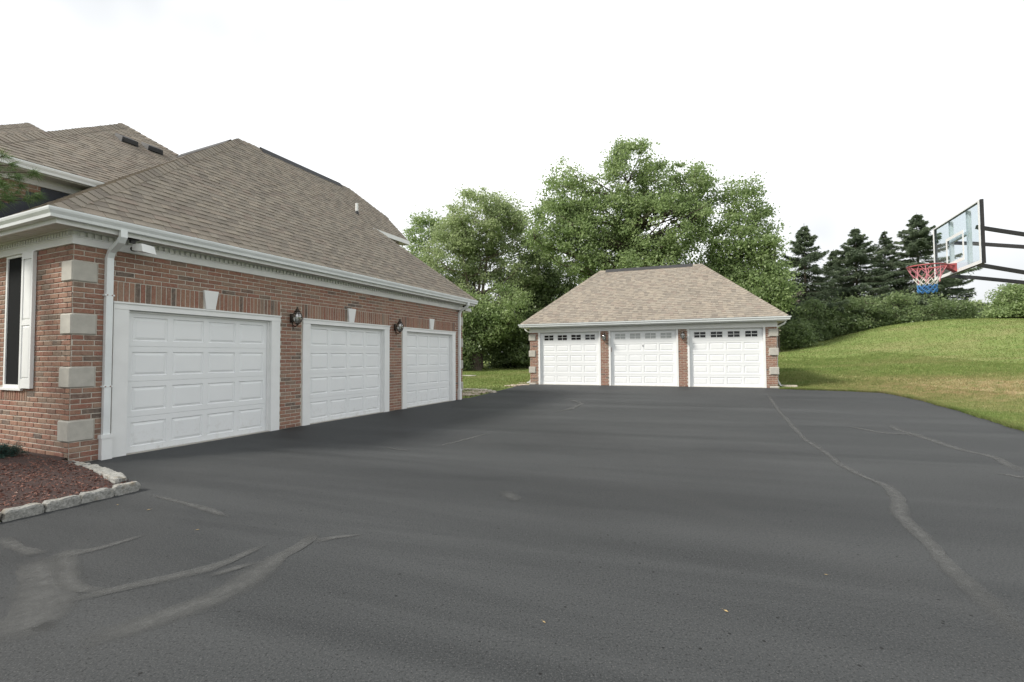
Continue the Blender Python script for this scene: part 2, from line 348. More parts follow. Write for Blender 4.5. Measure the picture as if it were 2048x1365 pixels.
def bevel_box(name, mat, a, b, parent, w=.01, seg=1):
    bm = bmesh.new(); bmesh.ops.create_cube(bm, size=1)
    for v in bm.verts: v.co = [(p+q)/2+c*(q-p) for p, q, c in zip(a, b, v.co)]
    bmesh.ops.bevel(bm, geom=bm.edges[:], offset=w, segments=seg, affect='EDGES')
    me = bpy.data.meshes.new(name); bm.to_mesh(me); bm.free(); me.materials.append(MAT[mat])
    o = bpy.data.objects.new(name, me); C.objects.link(o); o.parent = parent; return o
def gridwall(mb, org, U, N, u0, u1, z0, z1, th, holes):
    """wall sheet with real openings: front plane through org, thickness th behind it"""
    org, U, N = (np.asarray(q, float) for q in (org, U, N))
    us = sorted({u0, u1, *[h[i] for h in holes for i in (0, 1) if u0 < h[i] < u1]}); zs = sorted({z0, z1, *[h[i] for h in holes for i in (2, 3) if z0 < h[i] < z1]})
    solid = lambda i, j: 0 <= i < len(us)-1 and 0 <= j < len(zs)-1 and not any(h[0]-1e-6 <= us[i] and us[i+1] <= h[1]+1e-6 and h[2]-1e-6 <= zs[j] and zs[j+1] <= h[3]+1e-6 for h in holes)
    P = lambda u, z, d: org+U*u-N*d+np.array([0, 0, z])
    for i in range(len(us)-1):
        for j in range(len(zs)-1):
            if not solid(i, j): continue
            a, b, c, d = us[i], us[i+1], zs[j], zs[j+1]
            mb.add([P(a,c,0),P(b,c,0),P(b,d,0),P(a,d,0)], [(0,1,2,3)]); mb.add([P(a,c,th),P(a,d,th),P(b,d,th),P(b,c,th)], [(0,1,2,3)])
            for di, dj, e, f in ((-1,0,(a,c),(a,d)), (1,0,(b,d),(b,c)), (0,-1,(b,c),(a,c)), (0,1,(a,d),(b,d))):
                if not solid(i+di, j+dj): mb.add([P(*e,0),P(*f,0),P(*f,th),P(*e,th)], [(0,1,2,3)])

# ---- pieces (bricks, shingles): the largest in view become objects, the rest one joined part
class Pieces:
    def __init__(s, name, mat, tomap): s.name, s.mat, s.map, s.items = name, mat, tomap, []
    def put(s, parent, vs, fs, rnd, key_face):
        """vs in the thing's space; key_face = indices of the face that is seen"""
        w = [proj(s.map(vs[i])) for i in key_face]; area = 0.
        if all(q[2] > .2 for q in w):
            cx = sum(q[0] for q in w)/len(w); cy = sum(q[1] for q in w)/len(w)
            if -10 < cx < 2058 and -10 < cy < 1375:
                for i in range(len(w)): area += w[i][0]*w[i-1][1]-w[i-1][0]*w[i][1]
        s.items.append((abs(area)/2, parent, vs, fs, rnd))
    def flush(s, limit=300, rest='', hide=None):
        it = sorted(s.items, key=lambda q: -q[0]); left = {}
        for k, (a, par, vs, fs, rnd) in enumerate(it):
            if k < limit and a > 0:
                c = np.mean(np.array(vs), axis=0); mb = MB(); mb.add([np.asarray(v)-c for v in vs], fs)
                o = mb.build(s.name, s.mat, par); o.location = c; o['rnd'] = float(rnd)
            else:
                mb = left.setdefault(par.name, (MB(), par))[0]; mb.cur = float(rnd); mb.add(vs, fs)
        for mb, par in left.values(): tag(mb.build(rest, s.mat, par, recalc=False), kind='stuff')
def brick_piece(pc, parent, org, U, N, a, b, c, d, proud=.008, ch=.006):
    """one brick: outline a..b along U, c..d up, face standing proud of the mortar"""
    rr = random.uniform(-.0015, .0025); P = lambda u, z, k: org+U*u+N*k+np.array([0, 0, z])
    j = lambda: random.uniform(-.0015, .0015)
    vs = [P(a,c,-.012),P(b,c,-.012),P(b,d,-.012),P(a,d,-.012)]
    vs += [P(a+j(),c+j(),proud-.005+rr),P(b+j(),c+j(),proud-.005+rr),P(b+j(),d+j(),proud-.005+rr),P(a+j(),d+j(),proud-.005+rr)]
    vs += [P(a+ch,c+ch,proud+rr),P(b-ch,c+ch,proud+rr),P(b-ch,d-ch,proud+rr),P(a+ch,d-ch,proud+rr)]
    fs = [(8,9,10,11)]+[(i, (i+1) % 4, 4+(i+1) % 4, 4+i) for i in range(4)]+[(4+i, 4+(i+1) % 4, 8+(i+1) % 4, 8+i) for i in range(4)]
    pc.put(parent, vs, fs, random.random(), (8, 9, 10, 11))
BL, BH, MJ = .254, .0762, .0135
def lay_bricks(pc, parent, org, U, N, u0, u1, z0, z1, holes):
    org, U, N = (np.asarray(q, float) for q in (org, U, N)); row = int(round(z0/BH))
    z = z0
    while z < z1-.02:
        za, zb = z+MJ/2, min(z+BH, z1)-MJ/2; iv = [(u0, u1)]
        for h in holes:
            if h[2] < zb-.008 and h[3] > za+.008:
                nv = []
                for a, b in iv:
                    if h[1] <= a or h[0] >= b: nv.append((a, b)); continue
                    if h[0] > a: nv.append((a, h[0]))
                    if h[1] < b: nv.append((h[1], b))
                iv = nv
        off = (row % 2)*BL/2 + random.uniform(-.012, .012)
        for a, b in iv:
            k = math.floor((a-off)/BL); u = off+k*BL
            while u < b:
                p, q = max(a, u)+MJ/2, min(b, u+BL)-MJ/2
                if q-p > .03: brick_piece(pc, parent, org, U, N, p, q, za, zb)
                u += BL
        z += BH; row += 1
def soldiers(pc, parent, org, U, N, u0, u1, z0, z1, skip=()):
    org, U, N = (np.asarray(q, float) for q in (org, U, N)); n = round((u1-u0)/BH); w = (u1-u0)/n
    for i in range(n):
        a, b = u0+i*w+MJ/2, u0+(i+1)*w-MJ/2
        if any(a < s[1] and b > s[0] for s in skip): continue
        brick_piece(pc, parent, org, U, N, a, b, z0+MJ/2, z1-MJ/2)
def clip(poly, conv):
    """Sutherland-Hodgman in 2-D, conv counter-clockwise"""
    out = poly
    for i in range(len(conv)):
        a, b = conv[i], conv[(i+1) % len(conv)]; inp, out = out, []
        if not inp: return []
        sd = lambda p: (b[0]-a[0])*(p[1]-a[1])-(b[1]-a[1])*(p[0]-a[0])
        for j in range(len(inp)):
            p, q = inp[j-1], inp[j]; sp, sq = sd(p), sd(q)
            if (sp >= 0) != (sq >= 0):
                t = sp/(sp-sq); out.append((p[0]+(q[0]-p[0])*t, p[1]+(q[1]-p[1])*t))
            if sq >= 0: out.append(q)
    return out
EXPO = .143
def lay_shingles(pc, roof, org, U, V, polys, expo=EXPO):
    """org on the eave line, U along the eave, V up the slope (unit); polys in (u,v), counter-clockwise and convex"""
    org, U, V = (np.asarray(q, float) for q in (org, U, V)); N = np.cross(U, V); N /= np.linalg.norm(N)
    if N[2] < 0: N = -N
    umin = min(p[0] for q in polys for p in q); umax = max(p[0] for q in polys for p in q); vmax = max(p[1] for q in polys for p in q)
    for r in range(int(vmax/expo)+1):
        v0, v1 = r*expo, (r+1)*expo+.02; u = umin-random.uniform(0, .3); thick = False
        while u < umax:
            w = random.uniform(.10, .24) if thick else random.uniform(.11, .28)
            th = .018 if thick else .011; thick = not thick; rnd = random.random(); dv = random.uniform(-.003, .003)
            for pg in polys:
                q = clip([(u, v0+dv), (u+w-.003, v0+dv), (u+w-.003, v1), (u, v1)], pg)
                if len(q) < 3: continue
                n = len(q); H = lambda p: th*max(.12, 1-.88*(p[1]-v0)/(v1-v0))+.004
                vs = [org+U*p[0]+V*p[1]+N*H(p) for p in q]+[org+U*p[0]+V*p[1]+N*-.004 for p in q]
                fs = [tuple(range(n))]+[(i, n+i, n+(i+1) % n, (i+1) % n) for i in range(n)]
                pc.put(roof, vs, fs, rnd, tuple(range(n)))
            u += w
def caps(pc, roof, A, B, dl, dr, w=.15, expo=.15, name=None):
    """overlapping hip / ridge cap pieces from A up to B; dl, dr = unit directions down each side"""
    A, B, dl, dr = (np.asarray(q, float) for q in (A, B, dl, dr)); L = np.linalg.norm(B-A); t = (B-A)/L; n = max(1, int(L/expo))
    up = -(dl+dr); up /= np.linalg.norm(up)
    for i in range(n):
        a, b = A+t*(i*L/n), A+t*((i+1)*L/n+.05); k = random.uniform(-.004, .004); h0, h1 = .040+k, .024+k
        q = [a+dl*w+up*(h0-.012), a+up*(h0+.004), a+dr*w+up*(h0-.012), b+dr*w+up*(h1-.012), b+up*h1, b+dl*w+up*(h1-.012)]
        vs = q+[p-up*.03 for p in q]
        fs = [(0,1,4,5),(1,2,3,4)]+[(j, 6+j, 6+(j+1) % 6, (j+1) % 6) for j in range(6)]
        pc.put(roof, vs, fs, random.random(), (0, 1, 2, 3, 4, 5))
GUT = [(0, 0), (0, -.125), (.085, -.125), (.092, -.085), (.118, -.045), (.125, -.02), (.125, 0), (.112, 0), (.112, -.018), (.078, -.112), (.008, -.112), (.008, 0)]
def soffit(parent, name, x0, x1, y0, y1, z, along='x', step=.30):
    """separate soffit panels, a groove between each; they run outwards from the wall"""
    n = max(1, round((x1-x0)/step)); w = (x1-x0)/n
    for i in range(n):
        mb = MB(); a, b = x0+i*w+.005, x0+(i+1)*w-.005
        for c, d, h in ((a, a+w*.45, 0), (a+w*.45, a+w*.55, .006), (a+w*.55, b, 0)):
            if along == 'x': mb.box((c, y0, z+h), (d, y1, z+.016))
            else: mb.box((y0, c, z+h), (y1, d, z+.016))
        mb.build(name, 'soffit_vinyl', parent)
def dentils(mb, a, b, y, z0, z1, axis='x', out=-1, w=.045, gap=.04, dep=.035):
    u = a
    while u+w < b:
        if axis == 'x': mb.box((u, min(y, y+out*dep), z0), (u+w, max(y, y+out*dep), z1))
        else: mb.box((min(y, y+out*dep), u, z0), (max(y, y+out*dep), u+w, z1))
        u += w+gap

# ------------------------------------------------------------------ ground, driveway
def wl(x, y): return m2w((x, y, 0))[:2]
_cz = [(2048,640,34),(1900,642,36),(1800,651,38),(1740,662,39),(1680,677,40),(1620,685,41),(1580,690,42)]
ctrl = [tuple(atdepth(*q)) for q in _cz]
ctrl += [tuple(atdepth(*q)) for q in ((1600,745,24),(1800,745,22),(2040,745,19),(1700,765,19),(1900,790,14.6),(2040,700,26),(1800,700,30),(1620,715,32))]
ctrl += [(45,45,4.4),(60,60,4.6),(40,60,3.6),(28,60,2.4),(60,20,4.0),(45,10,2.6),(30,0,1.0),(20,3,.55),(14,3,.25),(14,-15,.2),(100,80,6),(100,0,4),(140,200,8),(0,200,2),(-140,200,2),
         (-4,45,.36),(1.5,43,.36),(-20,40,.2),(-30,20,0),(10,46,.9),(18,55,1.8),(0,80,.6),(-40,80,.5),(-80,100,1),(-140,0,0),(-140,-60,0),(0,-60,0),(140,-60,2),(5,33,.35),(14,30,1.0),(-20,-10,0),(-3,22,.06),(-6,30,.12),
         (12.9,18.3,.22),(11.5,24,.3)]
for q in [(-1.76,16.5),(.86,22.1),(5,20.3),(10.5,18.5),(12.6,16.2),(12.1,13.7),(9.8,9),(8.2,5.8),(7,3.5),(6.2,-10),(0,10),(5,15),(5,8),(-3,8),(-12,5),(0,0),(-10,0),(6,26)]:
    ctrl.append((q[0], q[1], float(drive_z(q[0], q[1]))))
ctrl = np.array(ctrl)
def _phi(r2): return .5*r2*np.log(r2+1e-9)
_n = len(ctrl); _K = np.zeros((_n+3, _n+3)); _d2 = ((ctrl[:, None, :2]-ctrl[None, :, :2])**2).sum(-1)
_K[:_n, :_n] = _phi(_d2)+np.eye(_n)*2.; _K[:_n, _n] = 1; _K[:_n, _n+1:] = ctrl[:, :2]; _K[_n, :_n] = 1; _K[_n+1:, :_n] = ctrl[:, :2].T
_sol = np.linalg.solve(_K, np.concatenate([ctrl[:, 2], [0, 0, 0]]))
def tps(x, y):
    x = np.atleast_1d(np.asarray(x, float)); y = np.atleast_1d(np.asarray(y, float)); z = np.zeros(len(x))
    for i in range(0, len(x), 40000):
        X, Y = x[i:i+40000], y[i:i+40000]; d = (X[:, None]-ctrl[None, :, 0])**2+(Y[:, None]-ctrl[None, :, 1])**2
        z[i:i+40000] = _phi(d)@_sol[:_n]+_sol[_n]+_sol[_n+1]*X+_sol[_n+2]*Y
    return z
EDGE = [tuple(ground_hit(*q)[:2]) for q in ((1562,778.5),(1640,781),(1700,783),(1765,786),(1800,792),(1850,803),(1940,828),(2048,862))]
DRIVE = [tuple(wl(-30,-2.36)), (-30,-14), (6.4,-14), (6.9,2.5), (8.2,5.6)]+EDGE[::-1]+[tuple(d2w((10.36,.25,0))[:2]), tuple(d2w((-.02,.25,0))[:2]), tuple(ground_hit(1040,771)[:2]), tuple(ground_hit(985,785)[:2]), tuple(wl(11.1,-.12)), tuple(wl(10.9,.2)), tuple(wl(0.02,.2)), tuple(wl(-.16,-.9)), tuple(wl(-.28,-2.0)), tuple(wl(-.44,-2.36))]
DV = np.array(DRIVE)
def drive_sd(x, y):
    """signed distance to the driveway outline, negative inside"""
    x = np.asarray(x, float); y = np.asarray(y, float); d = np.full(x.shape, 1e9); ins = np.zeros(x.shape, bool)
    for i in range(len(DV)):
        a, b = DV[i-1], DV[i]; e = b-a; t = np.clip(((x-a[0])*e[0]+(y-a[1])*e[1])/(e@e), 0, 1)
        d = np.minimum(d, np.hypot(x-a[0]-e[0]*t, y-a[1]-e[1]*t))
        c = ((a[1] > y) != (b[1] > y)) & (x < (b[0]-a[0])*(y-a[1])/(b[1]-a[1]+1e-12)+a[0]); ins ^= c
    return np.where(ins, -d, d)
def lawn_z(x, y):
    x = np.asarray(x, float); y = np.asarray(y, float); sd = drive_sd(x, y); t = tps(x, y); dz = drive_z(x, y)
    near = dz+.012; w = sstep(.0, 2.6, sd); z = near*(1-w)+np.maximum(t, -.5)*w
    return np.where(sd < .04, dz-.07+.08*sstep(-.16, .04, sd), z+.018*np.sin(x*1.9+y*.7)*sstep(1, 4, sd))
def axis_pts(lo, hi, fine):
    a, b, s = fine; p = list(np.arange(a, b, s)); q = a; st = s
    while q > lo: st *= 1.16; q -= st; p.insert(0, q)
    q = b; st = s
    while q < hi: p.append(q); st *= 1.16; q += st
    return np.array(p)
gx, gy = axis_pts(-300, 420, (-8, 26, .3)), axis_pts(-90, 600, (4, 44, .3))
GX, GY = np.meshgrid(gx, gy); gz = lawn_z(GX.ravel(), GY.ravel())
far = np.hypot(GX.ravel(), GY.ravel()); gz = np.where(far > 130, gz*np.clip(1-(far-130)/120, 0, 1)+2*np.clip((far-130)/120, 0, 1), gz)
me = bpy.data.meshes.new('lawn'); nx = len(gx)
_idx = np.arange(len(gz)).reshape(len(gy), nx); _q = np.stack([_idx[:-1, :-1], _idx[:-1, 1:], _idx[1:, 1:], _idx[1:, :-1]], -1).reshape(-1, 4)
me.from_pydata(np.stack([GX.ravel(), GY.ravel(), gz], -1).tolist(), [], _q.tolist()); me.polygons.foreach_set('use_smooth', [True]*len(me.polygons)); me.materials.append(MAT['lawn'])
lawn = bpy.data.objects.new('lawn', me); C.objects.link(lawn); tag(lawn, 'mown lawn with dry straw patches rising to a bank', 'lawn', kind='structure')
def gz1(x, y): return float(lawn_z(np.array([x]), np.array([y]))[0])

def driveway():
    bm = bmesh.new(); vs = [bm.verts.new((x, y, 0)) for x, y in DRIVE]; bm.faces.new(vs)
    bmesh.ops.triangulate(bm, faces=bm.faces[:])
    for k in range(24):          # slice so that the sheet can follow the gentle rise to the far garage
        o = D0-DY*(k*.35); bmesh.ops.bisect_plane(bm, geom=bm.verts[:]+bm.edges[:]+bm.faces[:], plane_co=(o[0], o[1], 0), plane_no=tuple(DY))
    for v in bm.verts: v.co.z = float(drive_z(v.co.x, v.co.y))
    ed = [e for e in bm.edges if e.is_boundary]; r = bmesh.ops.extrude_edge_only(bm, edges=ed)
    for v in r['geom']:
        if isinstance(v, bmesh.types.BMVert): v.co.z -= .12
    bmesh.ops.recalc_face_normals(bm, faces=bm.faces[:])
    m = bpy.data.meshes.new('driveway'); bm.to_mesh(m); bm.free(); m.materials.append(MAT['asphalt'])
    o = bpy.data.objects.new('driveway', m); C.objects.link(o); return tag(o, 'wide sealed black asphalt driveway with pale crack filler', 'driveway', kind='structure')
drive = driveway()

def filler(name, pts, width, lift, seed):
    """a feathered strip of old crack filler along photo pixels, laid on the asphalt"""
    rg = np.random.default_rng(seed); P = np.array([ground_hit(*p)[:2] for p in pts]); W = np.array(width if hasattr(width, '__len__') else [width]*len(pts))
    L = np.concatenate([[0], np.cumsum(np.hypot(*np.diff(P, axis=0).T))]); n = max(6, int(L[-1]/.07)); s = np.linspace(0, L[-1], n)
    X = np.interp(s, L, P[:, 0]); Y = np.interp(s, L, P[:, 1]); w = np.interp(s, L, W)
    k = np.ones(5)/5; pad = lambda a: np.convolve(np.pad(a, 2, 'edge'), k, 'valid'); X, Y = pad(X), pad(Y)
    tx, ty = np.gradient(X), np.gradient(Y); l = np.hypot(tx, ty)+1e-9; nx_, ny_ = -ty/l, tx/l
    jit = lambda a: np.convolve(np.pad(rg.normal(0, 1, n), 2, 'edge'), k, 'valid')*a
    offs = [-1.45, -.85, 0, .85, 1.45]; fade = [0, .6, .8, .6, 0]; vs, fv = [], []
    endf = np.clip(np.minimum(s, L[-1]-s)/(.12+.08*L[-1]), 0, 1)
    for o_, f_ in zip(offs, fade):
        ww = w/2*o_*(1+jit(.4)); x, y = X+nx_*ww, Y+ny_*ww
        vs.append(np.stack([x, y, drive_z(x, y)+lift], -1)); fv.append(endf*f_)
    V = np.concatenate(vs); Fd = np.concatenate(fv); fs = [(a*n+i, a*n+i+1, (a+1)*n+i+1, (a+1)*n+i) for a in range(4) for i in range(n-1)]
    m = bpy.data.meshes.new(name); m.from_pydata(V.tolist(), [], fs); at = m.attributes.new('fade', 'FLOAT', 'POINT'); at.data.foreach_set('value', Fd.astype(np.float32)); m.materials.append(MAT['crack_filler'])
    o = bpy.data.objects.new(name, m); C.objects.link(o); o.parent = drive
FILL = [([(120,1300),(156,1288),(250,1261),(351,1226),(461,1183),(516,1152),(527,1132),(570,1108),(621,1083),(629,1060)], [.12,.14,.15,.16,.16,.19,.16,.11,.11,.05]),
        ([(612,1088),(640,1078),(690,1074),(742,1068)], [.09,.08,.05,.02]),
        ([(98,1214),(176,1191),(266,1175),(332,1156),(422,1140),(470,1117),(508,1101),(543,1085)], [.04,.07,.08,.10,.11,.07,.07,.03]),
        ([(398,1160),(422,1150),(470,1140),(530,1122)], [.03,.06,.07,.05]),
        ([(10,1300),(30,1270),(74,1230),(94,1187),(86,1148),(70,1130),(101,1108)], [.26,.26,.24,.24,.20,.18,.19]),
        ([(133,1100),(134,1130),(135,1148),(144,1175),(187,1187),(240,1178)], [.08,.09,.09,.09,.07,.05]),
        ([(86,1116),(120,1105),(156,1111),(219,1091),(262,1080),(309,1066)], [.12,.20,.10,.07,.06,.02]),
        ([(0,1075),(22,1092),(39,1097),(86,1114)], [.07,.10,.08,.09]),
        ([(60,1270),(85,1258),(116,1237)], [.10,.08,.04]),
        ([(297,990),(371,1007),(414,1019),(465,1037)], [.03,.06,.09,.03]),
        ([(1000,998),(1022,993),(1046,990)], [.20,.27,.18]),
        ([(1535,790),(1548,808),(1560,825),(1610,880),(1650,905),(1680,930),(1740,960),(1775,972),(1797,998),(1800,1030),(1850,1080),(1900,1135),(1980,1212),(2060,1280),(2200,1400)], [.09,.10,.08,.08,.07,.08,.08,.10,.12,.12,.10,.10,.10,.09,.09]),
        ([(1780,850),(1798,862),(1830,870),(1920,900),(1990,915),(2050,948)], [.10,.12,.14,.12,.10,.12]),
        ([(1980,948),(2030,950),(2060,962)], [.06,.10,.06]),
        ([(1690,852),(1760,866),(1850,872)], [.05,.16,.06]),
        ([(1108,798),(1140,799),(1165,808),(1140,819),(1108,826)], [.05,.12,.12,.12,.05]),
        ([(760,893),(790,899),(830,903)], [.03,.05,.03]),
        ([(870,895),(930,880),(985,865)], [.03,.07,.03])]
for i, (p, w) in enumerate(FILL): filler('crack_filler', p, w, .0035+.0006*(i % 4), 100+i)

# ------------------------------------------------------------------ the brick house with its garage wing
house = empty('brick_house', M0, R(90)-A1, 'red brick house with hipped shingle roof and three white garage doors on its long side', 'house')
HB = Pieces('brick', 'brick', m2w); HS = Pieces('shingle', 'shingle', m2w); HC = Pieces('ridge_cap', 'shingle', m2w)
WX, WZ = 10.874, 3.124
DOORS = [(.485, 3.391), (3.9735, 6.8795), (7.462, 10.368)]; ZT = 2.357; ZSO = 35*.0762
QZ = [.305, 1.067, 1.829, 2.591]; QH = .305
WIN = (1.40, 2.05, 1.04, WZ)           # window in the end wall, y range and z range
def house_walls():
    ex, ey, nf, ns = (1,0,0), (0,1,0), (0,-1,0), (-1,0,0)
    holes = [(a+.05, b-.05, -1, ZT-.06) for a, b in DOORS]
    mb = MB(); gridwall(mb, (0,0,0), ex, nf, 0, WX, -.15, WZ+.3, .20, holes); front = mb.build('wall', 'mortar', house); tag(front, 'red brick wall with the garage doors')
    brick_holes = [(a-.02, b+.02, -1, ZSO) for a, b in DOORS]+[(0, .285, z, z+QH) for z in QZ]+[(WX-.285, WX, z, z+QH) for z in QZ]
    lay_bricks(HB, front, (0,0,0), ex, nf, -.002, WX, -.0762, WZ, brick_holes)
    for a, b in DOORS:
        c = (a+b)/2; soldiers(HB, front, (0,0,0), ex, nf, a-.02, b+.02, ZT, ZSO, [(c-.115, c+.115)])
    sw = MB(); y1 = 9.0; gridwall(sw, (0,0,0), ey, ns, .2, y1, -.15, WZ+.3, .20, [WIN, (3.9, 5.0, 1.04, WZ)]); gridwall(sw, (0,0,0), ey, ns, .002, .2, -.15, WZ+.3, .15, [])
    side = sw.build('wall', 'mortar', house)
    sh = [(WIN[0], WIN[1], 11*BH, WIN[3]), (WIN[0]-.16, WIN[1]+.16, 11*BH, 14*BH)]+[(0, .285, z, z+QH) for z in QZ]+[(3.9, 5.0, 1.04, WZ)]
    lay_bricks(HB, side, (0,0,0), ey, ns, -.002, 9.0, -.0762, WZ, sh)
    soldiers(HB, side, (0,0,0), ey, ns, WIN[0]-.16, WIN[1]+.16, 11*BH, 14*BH-.03)
    # end wall and back wall, out of sight
    bw = MB(); gridwall(bw, (WX,0,0), ey, (1,0,0), .2, 7.3, -.15, WZ+.3, .2, []); bw.box((.25, 7.1, -.15), (WX-.25, 7.3, WZ+.3)); bw.build('wall', 'mortar', house)
    gw = MB(); gw.add([(9.75,1.9,5.0),(9.75,5.4,5.0),(9.75,5.4,5.9),(9.75,3.9,7.1),(9.75,3.4,7.1),(9.75,1.9,5.65)], [(0,1,2,3,4,5)]); gw.box((9.55,2.1,4.2),(9.72,5.2,5.6)); gw.build('gable_wall', 'cream_siding', house)
    fl = MB(); fl.box((.2,.2,-.1),(WX-.2,7.1,-.02)); fl.build('floor_slab', 'concrete_slab', house)
    for k, zq in enumerate(QZ):
        bevel_box('quoin', 'limestone', (-.024,-.024,zq+.004), (.28,.28,zq+QH-.004), house, .016)
        bevel_box('quoin', 'limestone', (WX-.28,-.024,zq+.004), (WX+.024,.28,zq+QH-.004), house, .016)
    # upper block
    up = MB(); gridwall(up, (.1,3.5,0), ex, nf, 0, 8, 3.2, 4.95, .2, []); u = up.build('wall', 'mortar', house)
    lay_bricks(HB, u, (.1,3.5,0), ex, nf, 0, 2.6, 3.2004, 4.80, [])
    ub = MB(); gridwall(ub, (.1,3.5,0), ey, ns, .2, 7.6, 2.9, 4.95, .2, []); ub.box((7.9,3.7,2.9),(8.1,11.1,4.95)); ub.box((.3,10.9,-.1),(7.9,11.1,4.95)); uw = ub.build('wall', 'mortar', house)
    lay_bricks(HB, uw, (.1,3.5,0), ey, ns, 0, 7.6, 2.9718, 4.80, [])
house_walls()
def garage_door(parent, x0, x1, y, z1, rows, cols, windows, glass, thick=.045, x_margin=.10):
    """sectional door seen from -y: sections, stamped panels, optional glazed top row"""
    H = z1-.012; sh = H/rows; W = x1-x0; gapx = .085; pw = (W-2*x_margin-(cols-1)*gapx)/cols; mb = MB(); jobs = []
    for r in range(rows):
        za, zb = .012+r*sh+.003, .012+(r+1)*sh-.003; top = windows and r == rows-1
        pm = .085 if not top else .075; holes = []
        for c in range(cols):
            a = x0+x_margin+c*(pw+gapx)
            if top: cw = min(.50, pw*.86); a0 = a+(pw-cw)/2; h = (a0, a0+cw, zb-.08-.275, zb-.08)
            else: h = (a, a+pw, za+pm, zb-pm)
            holes.append(h); jobs.append((h, top))
        gridwall(mb, (0, y, 0), (1,0,0), (0,-1,0), x0, x1, za, zb, thick, holes)
        if r: mb.box((x0+.004, y+.012, za-.012), (x1-.004, y+thick-.004, za+.001))
    mb.box((x0, y+.006, .001), (x1, y+thick-.006, .0145))
    door = mb.build('garage_door', 'door_paint', parent)
    for (a, b, c, d), top in jobs:
        if not top:
            P = lambda i, k: [(a+i, y+k, c+i), (b-i, y+k, c+i), (b-i, y+k, d-i), (a+i, y+k, d-i)]
            m = MB(); vs = P(0, .0)+P(.012, .016)+P(.020, .016)+P(.055, .003); fs = [(j*4+i, j*4+(i+1) % 4, j*4+4+(i+1) % 4, j*4+4+i) for j in range(3) for i in range(4)]+[(12,13,14,15)]
            m.add(vs, fs); m.build('panel', 'door_paint', door, recalc=False)
        else:
            f = MB(); t = .022
            for q in (((a,y-.008,c),(a+t,y+.03,d)), ((b-t,y-.008,c),(b,y+.03,d)), ((a+t,y-.008,c),(b-t,y+.03,c+t)), ((a+t,y-.008,d-t),(b-t,y+.03,d)),
                      (((a+b)/2-.011,y-.006,c+t),((a+b)/2+.011,y+.02,d-t)), ((a+t,y-.004,(c+d)/2-.011),(b-t,y+.018,(c+d)/2+.011))): f.box(*q)
            f.build('window_frame', 'white_trim', door)
            for i in range(2):
                for j in range(2):
                    xa, xb = ((a+t, (a+b)/2-.012), ((a+b)/2+.012, b-t))[i]; zc, zd = ((c+t, (c+d)/2-.012), ((c+d)/2+.012, d-t))[j]
                    g = MB(); g.box((xa+.001, y+.008, zc+.001), (xb-.001, y+.013, zd-.001)); g.build('pane', glass, door)
    return door
def house_doors():
    for a, b in DOORS:
        mb = MB(); oz = 2.235; t = .20
        for u, v in ((a, a+t), (b-t, b)): mb = MB(); mb.box((u,-.028,-.012),(v,.13,oz+.004)); mb.build('door_trim', 'white_trim', house)
        hd = MB(); hd.box((a-.004,-.034,oz+.005),(b+.004,.13,ZT-.03)); hd.box((a-.012,-.052,ZT-.029),(b+.012,.10,ZT-.004)); hd.build('door_header', 'white_trim', house)
        st = MB(); st.box((a+t,.055,0),(a+t+.03,.075,oz)); st.box((b-t-.03,.055,0),(b-t,.075,oz)); st.box((a+t+.03,.055,oz-.03),(b-t-.03,.075,oz)); st.build('weather_strip', 'white_trim', house)
        sl_ = MB(); sl_.box((a+t,-.02,-.02),(b-t,.2,.006)); sl_.build('sill', 'concrete_slab', house)
        garage_door(house, a+t+.003, b-t-.003, .08, oz-.004, 4, 4, False, None)
        c = (a+b)/2; k = MB(); z0, z1 = ZT+.002, ZSO+.022
        k.hexa([(c-.082,-.045,z0),(c+.082,-.045,z0),(c+.082,.0,z0),(c-.082,.0,z0),(c-.13,-.055,z1),(c+.13,-.055,z1),(c+.13,.0,z1),(c-.13,.0,z1)]); k.build('keystone', 'white_trim', house)
house_doors()
def house_window(y0, y1, z0, z1):
    f = MB(); x = -.005
    for q in (((x,y0,z0),(.12,y0+.05,z1)), ((x,y1-.05,z0),(.12,y1,z1)), ((x,y0+.05,z0),(.12,y1-.05,z0+.05)), ((x,y0+.05,z1-.04),(.12,y1-.05,z1))): f.box(*q)
    w = f.build('window', 'white_trim', house)
    s = MB(); zm = (z0+z1)/2+.06
    for za, zb, xx in ((z0+.05, zm, .035), (zm, z1-.04, .06)):
        a, b = y0+.05, y1-.05
        for q in (((xx,a,za),(xx+.03,a+.045,zb)), ((xx,b-.045,za),(xx+.03,b,zb)), ((xx,a+.045,za),(xx+.03,b-.045,za+.045)), ((xx,a+.045,zb-.045),(xx+.03,b-.045,zb))): s.box(*q)
        g = MB(); g.box((xx+.012,a+.045,za+.045),(xx+.018,b-.045,zb-.045)); g.build('glass', 'dark_window', w)
    s.build('sash', 'insect_screen', w)
    sc = MB(); sc.box((.012,y0+.05,z0+.05),(.016,y1-.05,z1-.04)); sc.build('insect_screen', 'insect_screen', w)
    si = MB(); si.box((-.04,y0-.03,z0-.035),(.1,y1+.03,z0-.001)); si.build('sill', 'white_trim', w)
house_window(*WIN)
house_window(3.9, 5.0, 1.04, WZ-.02)
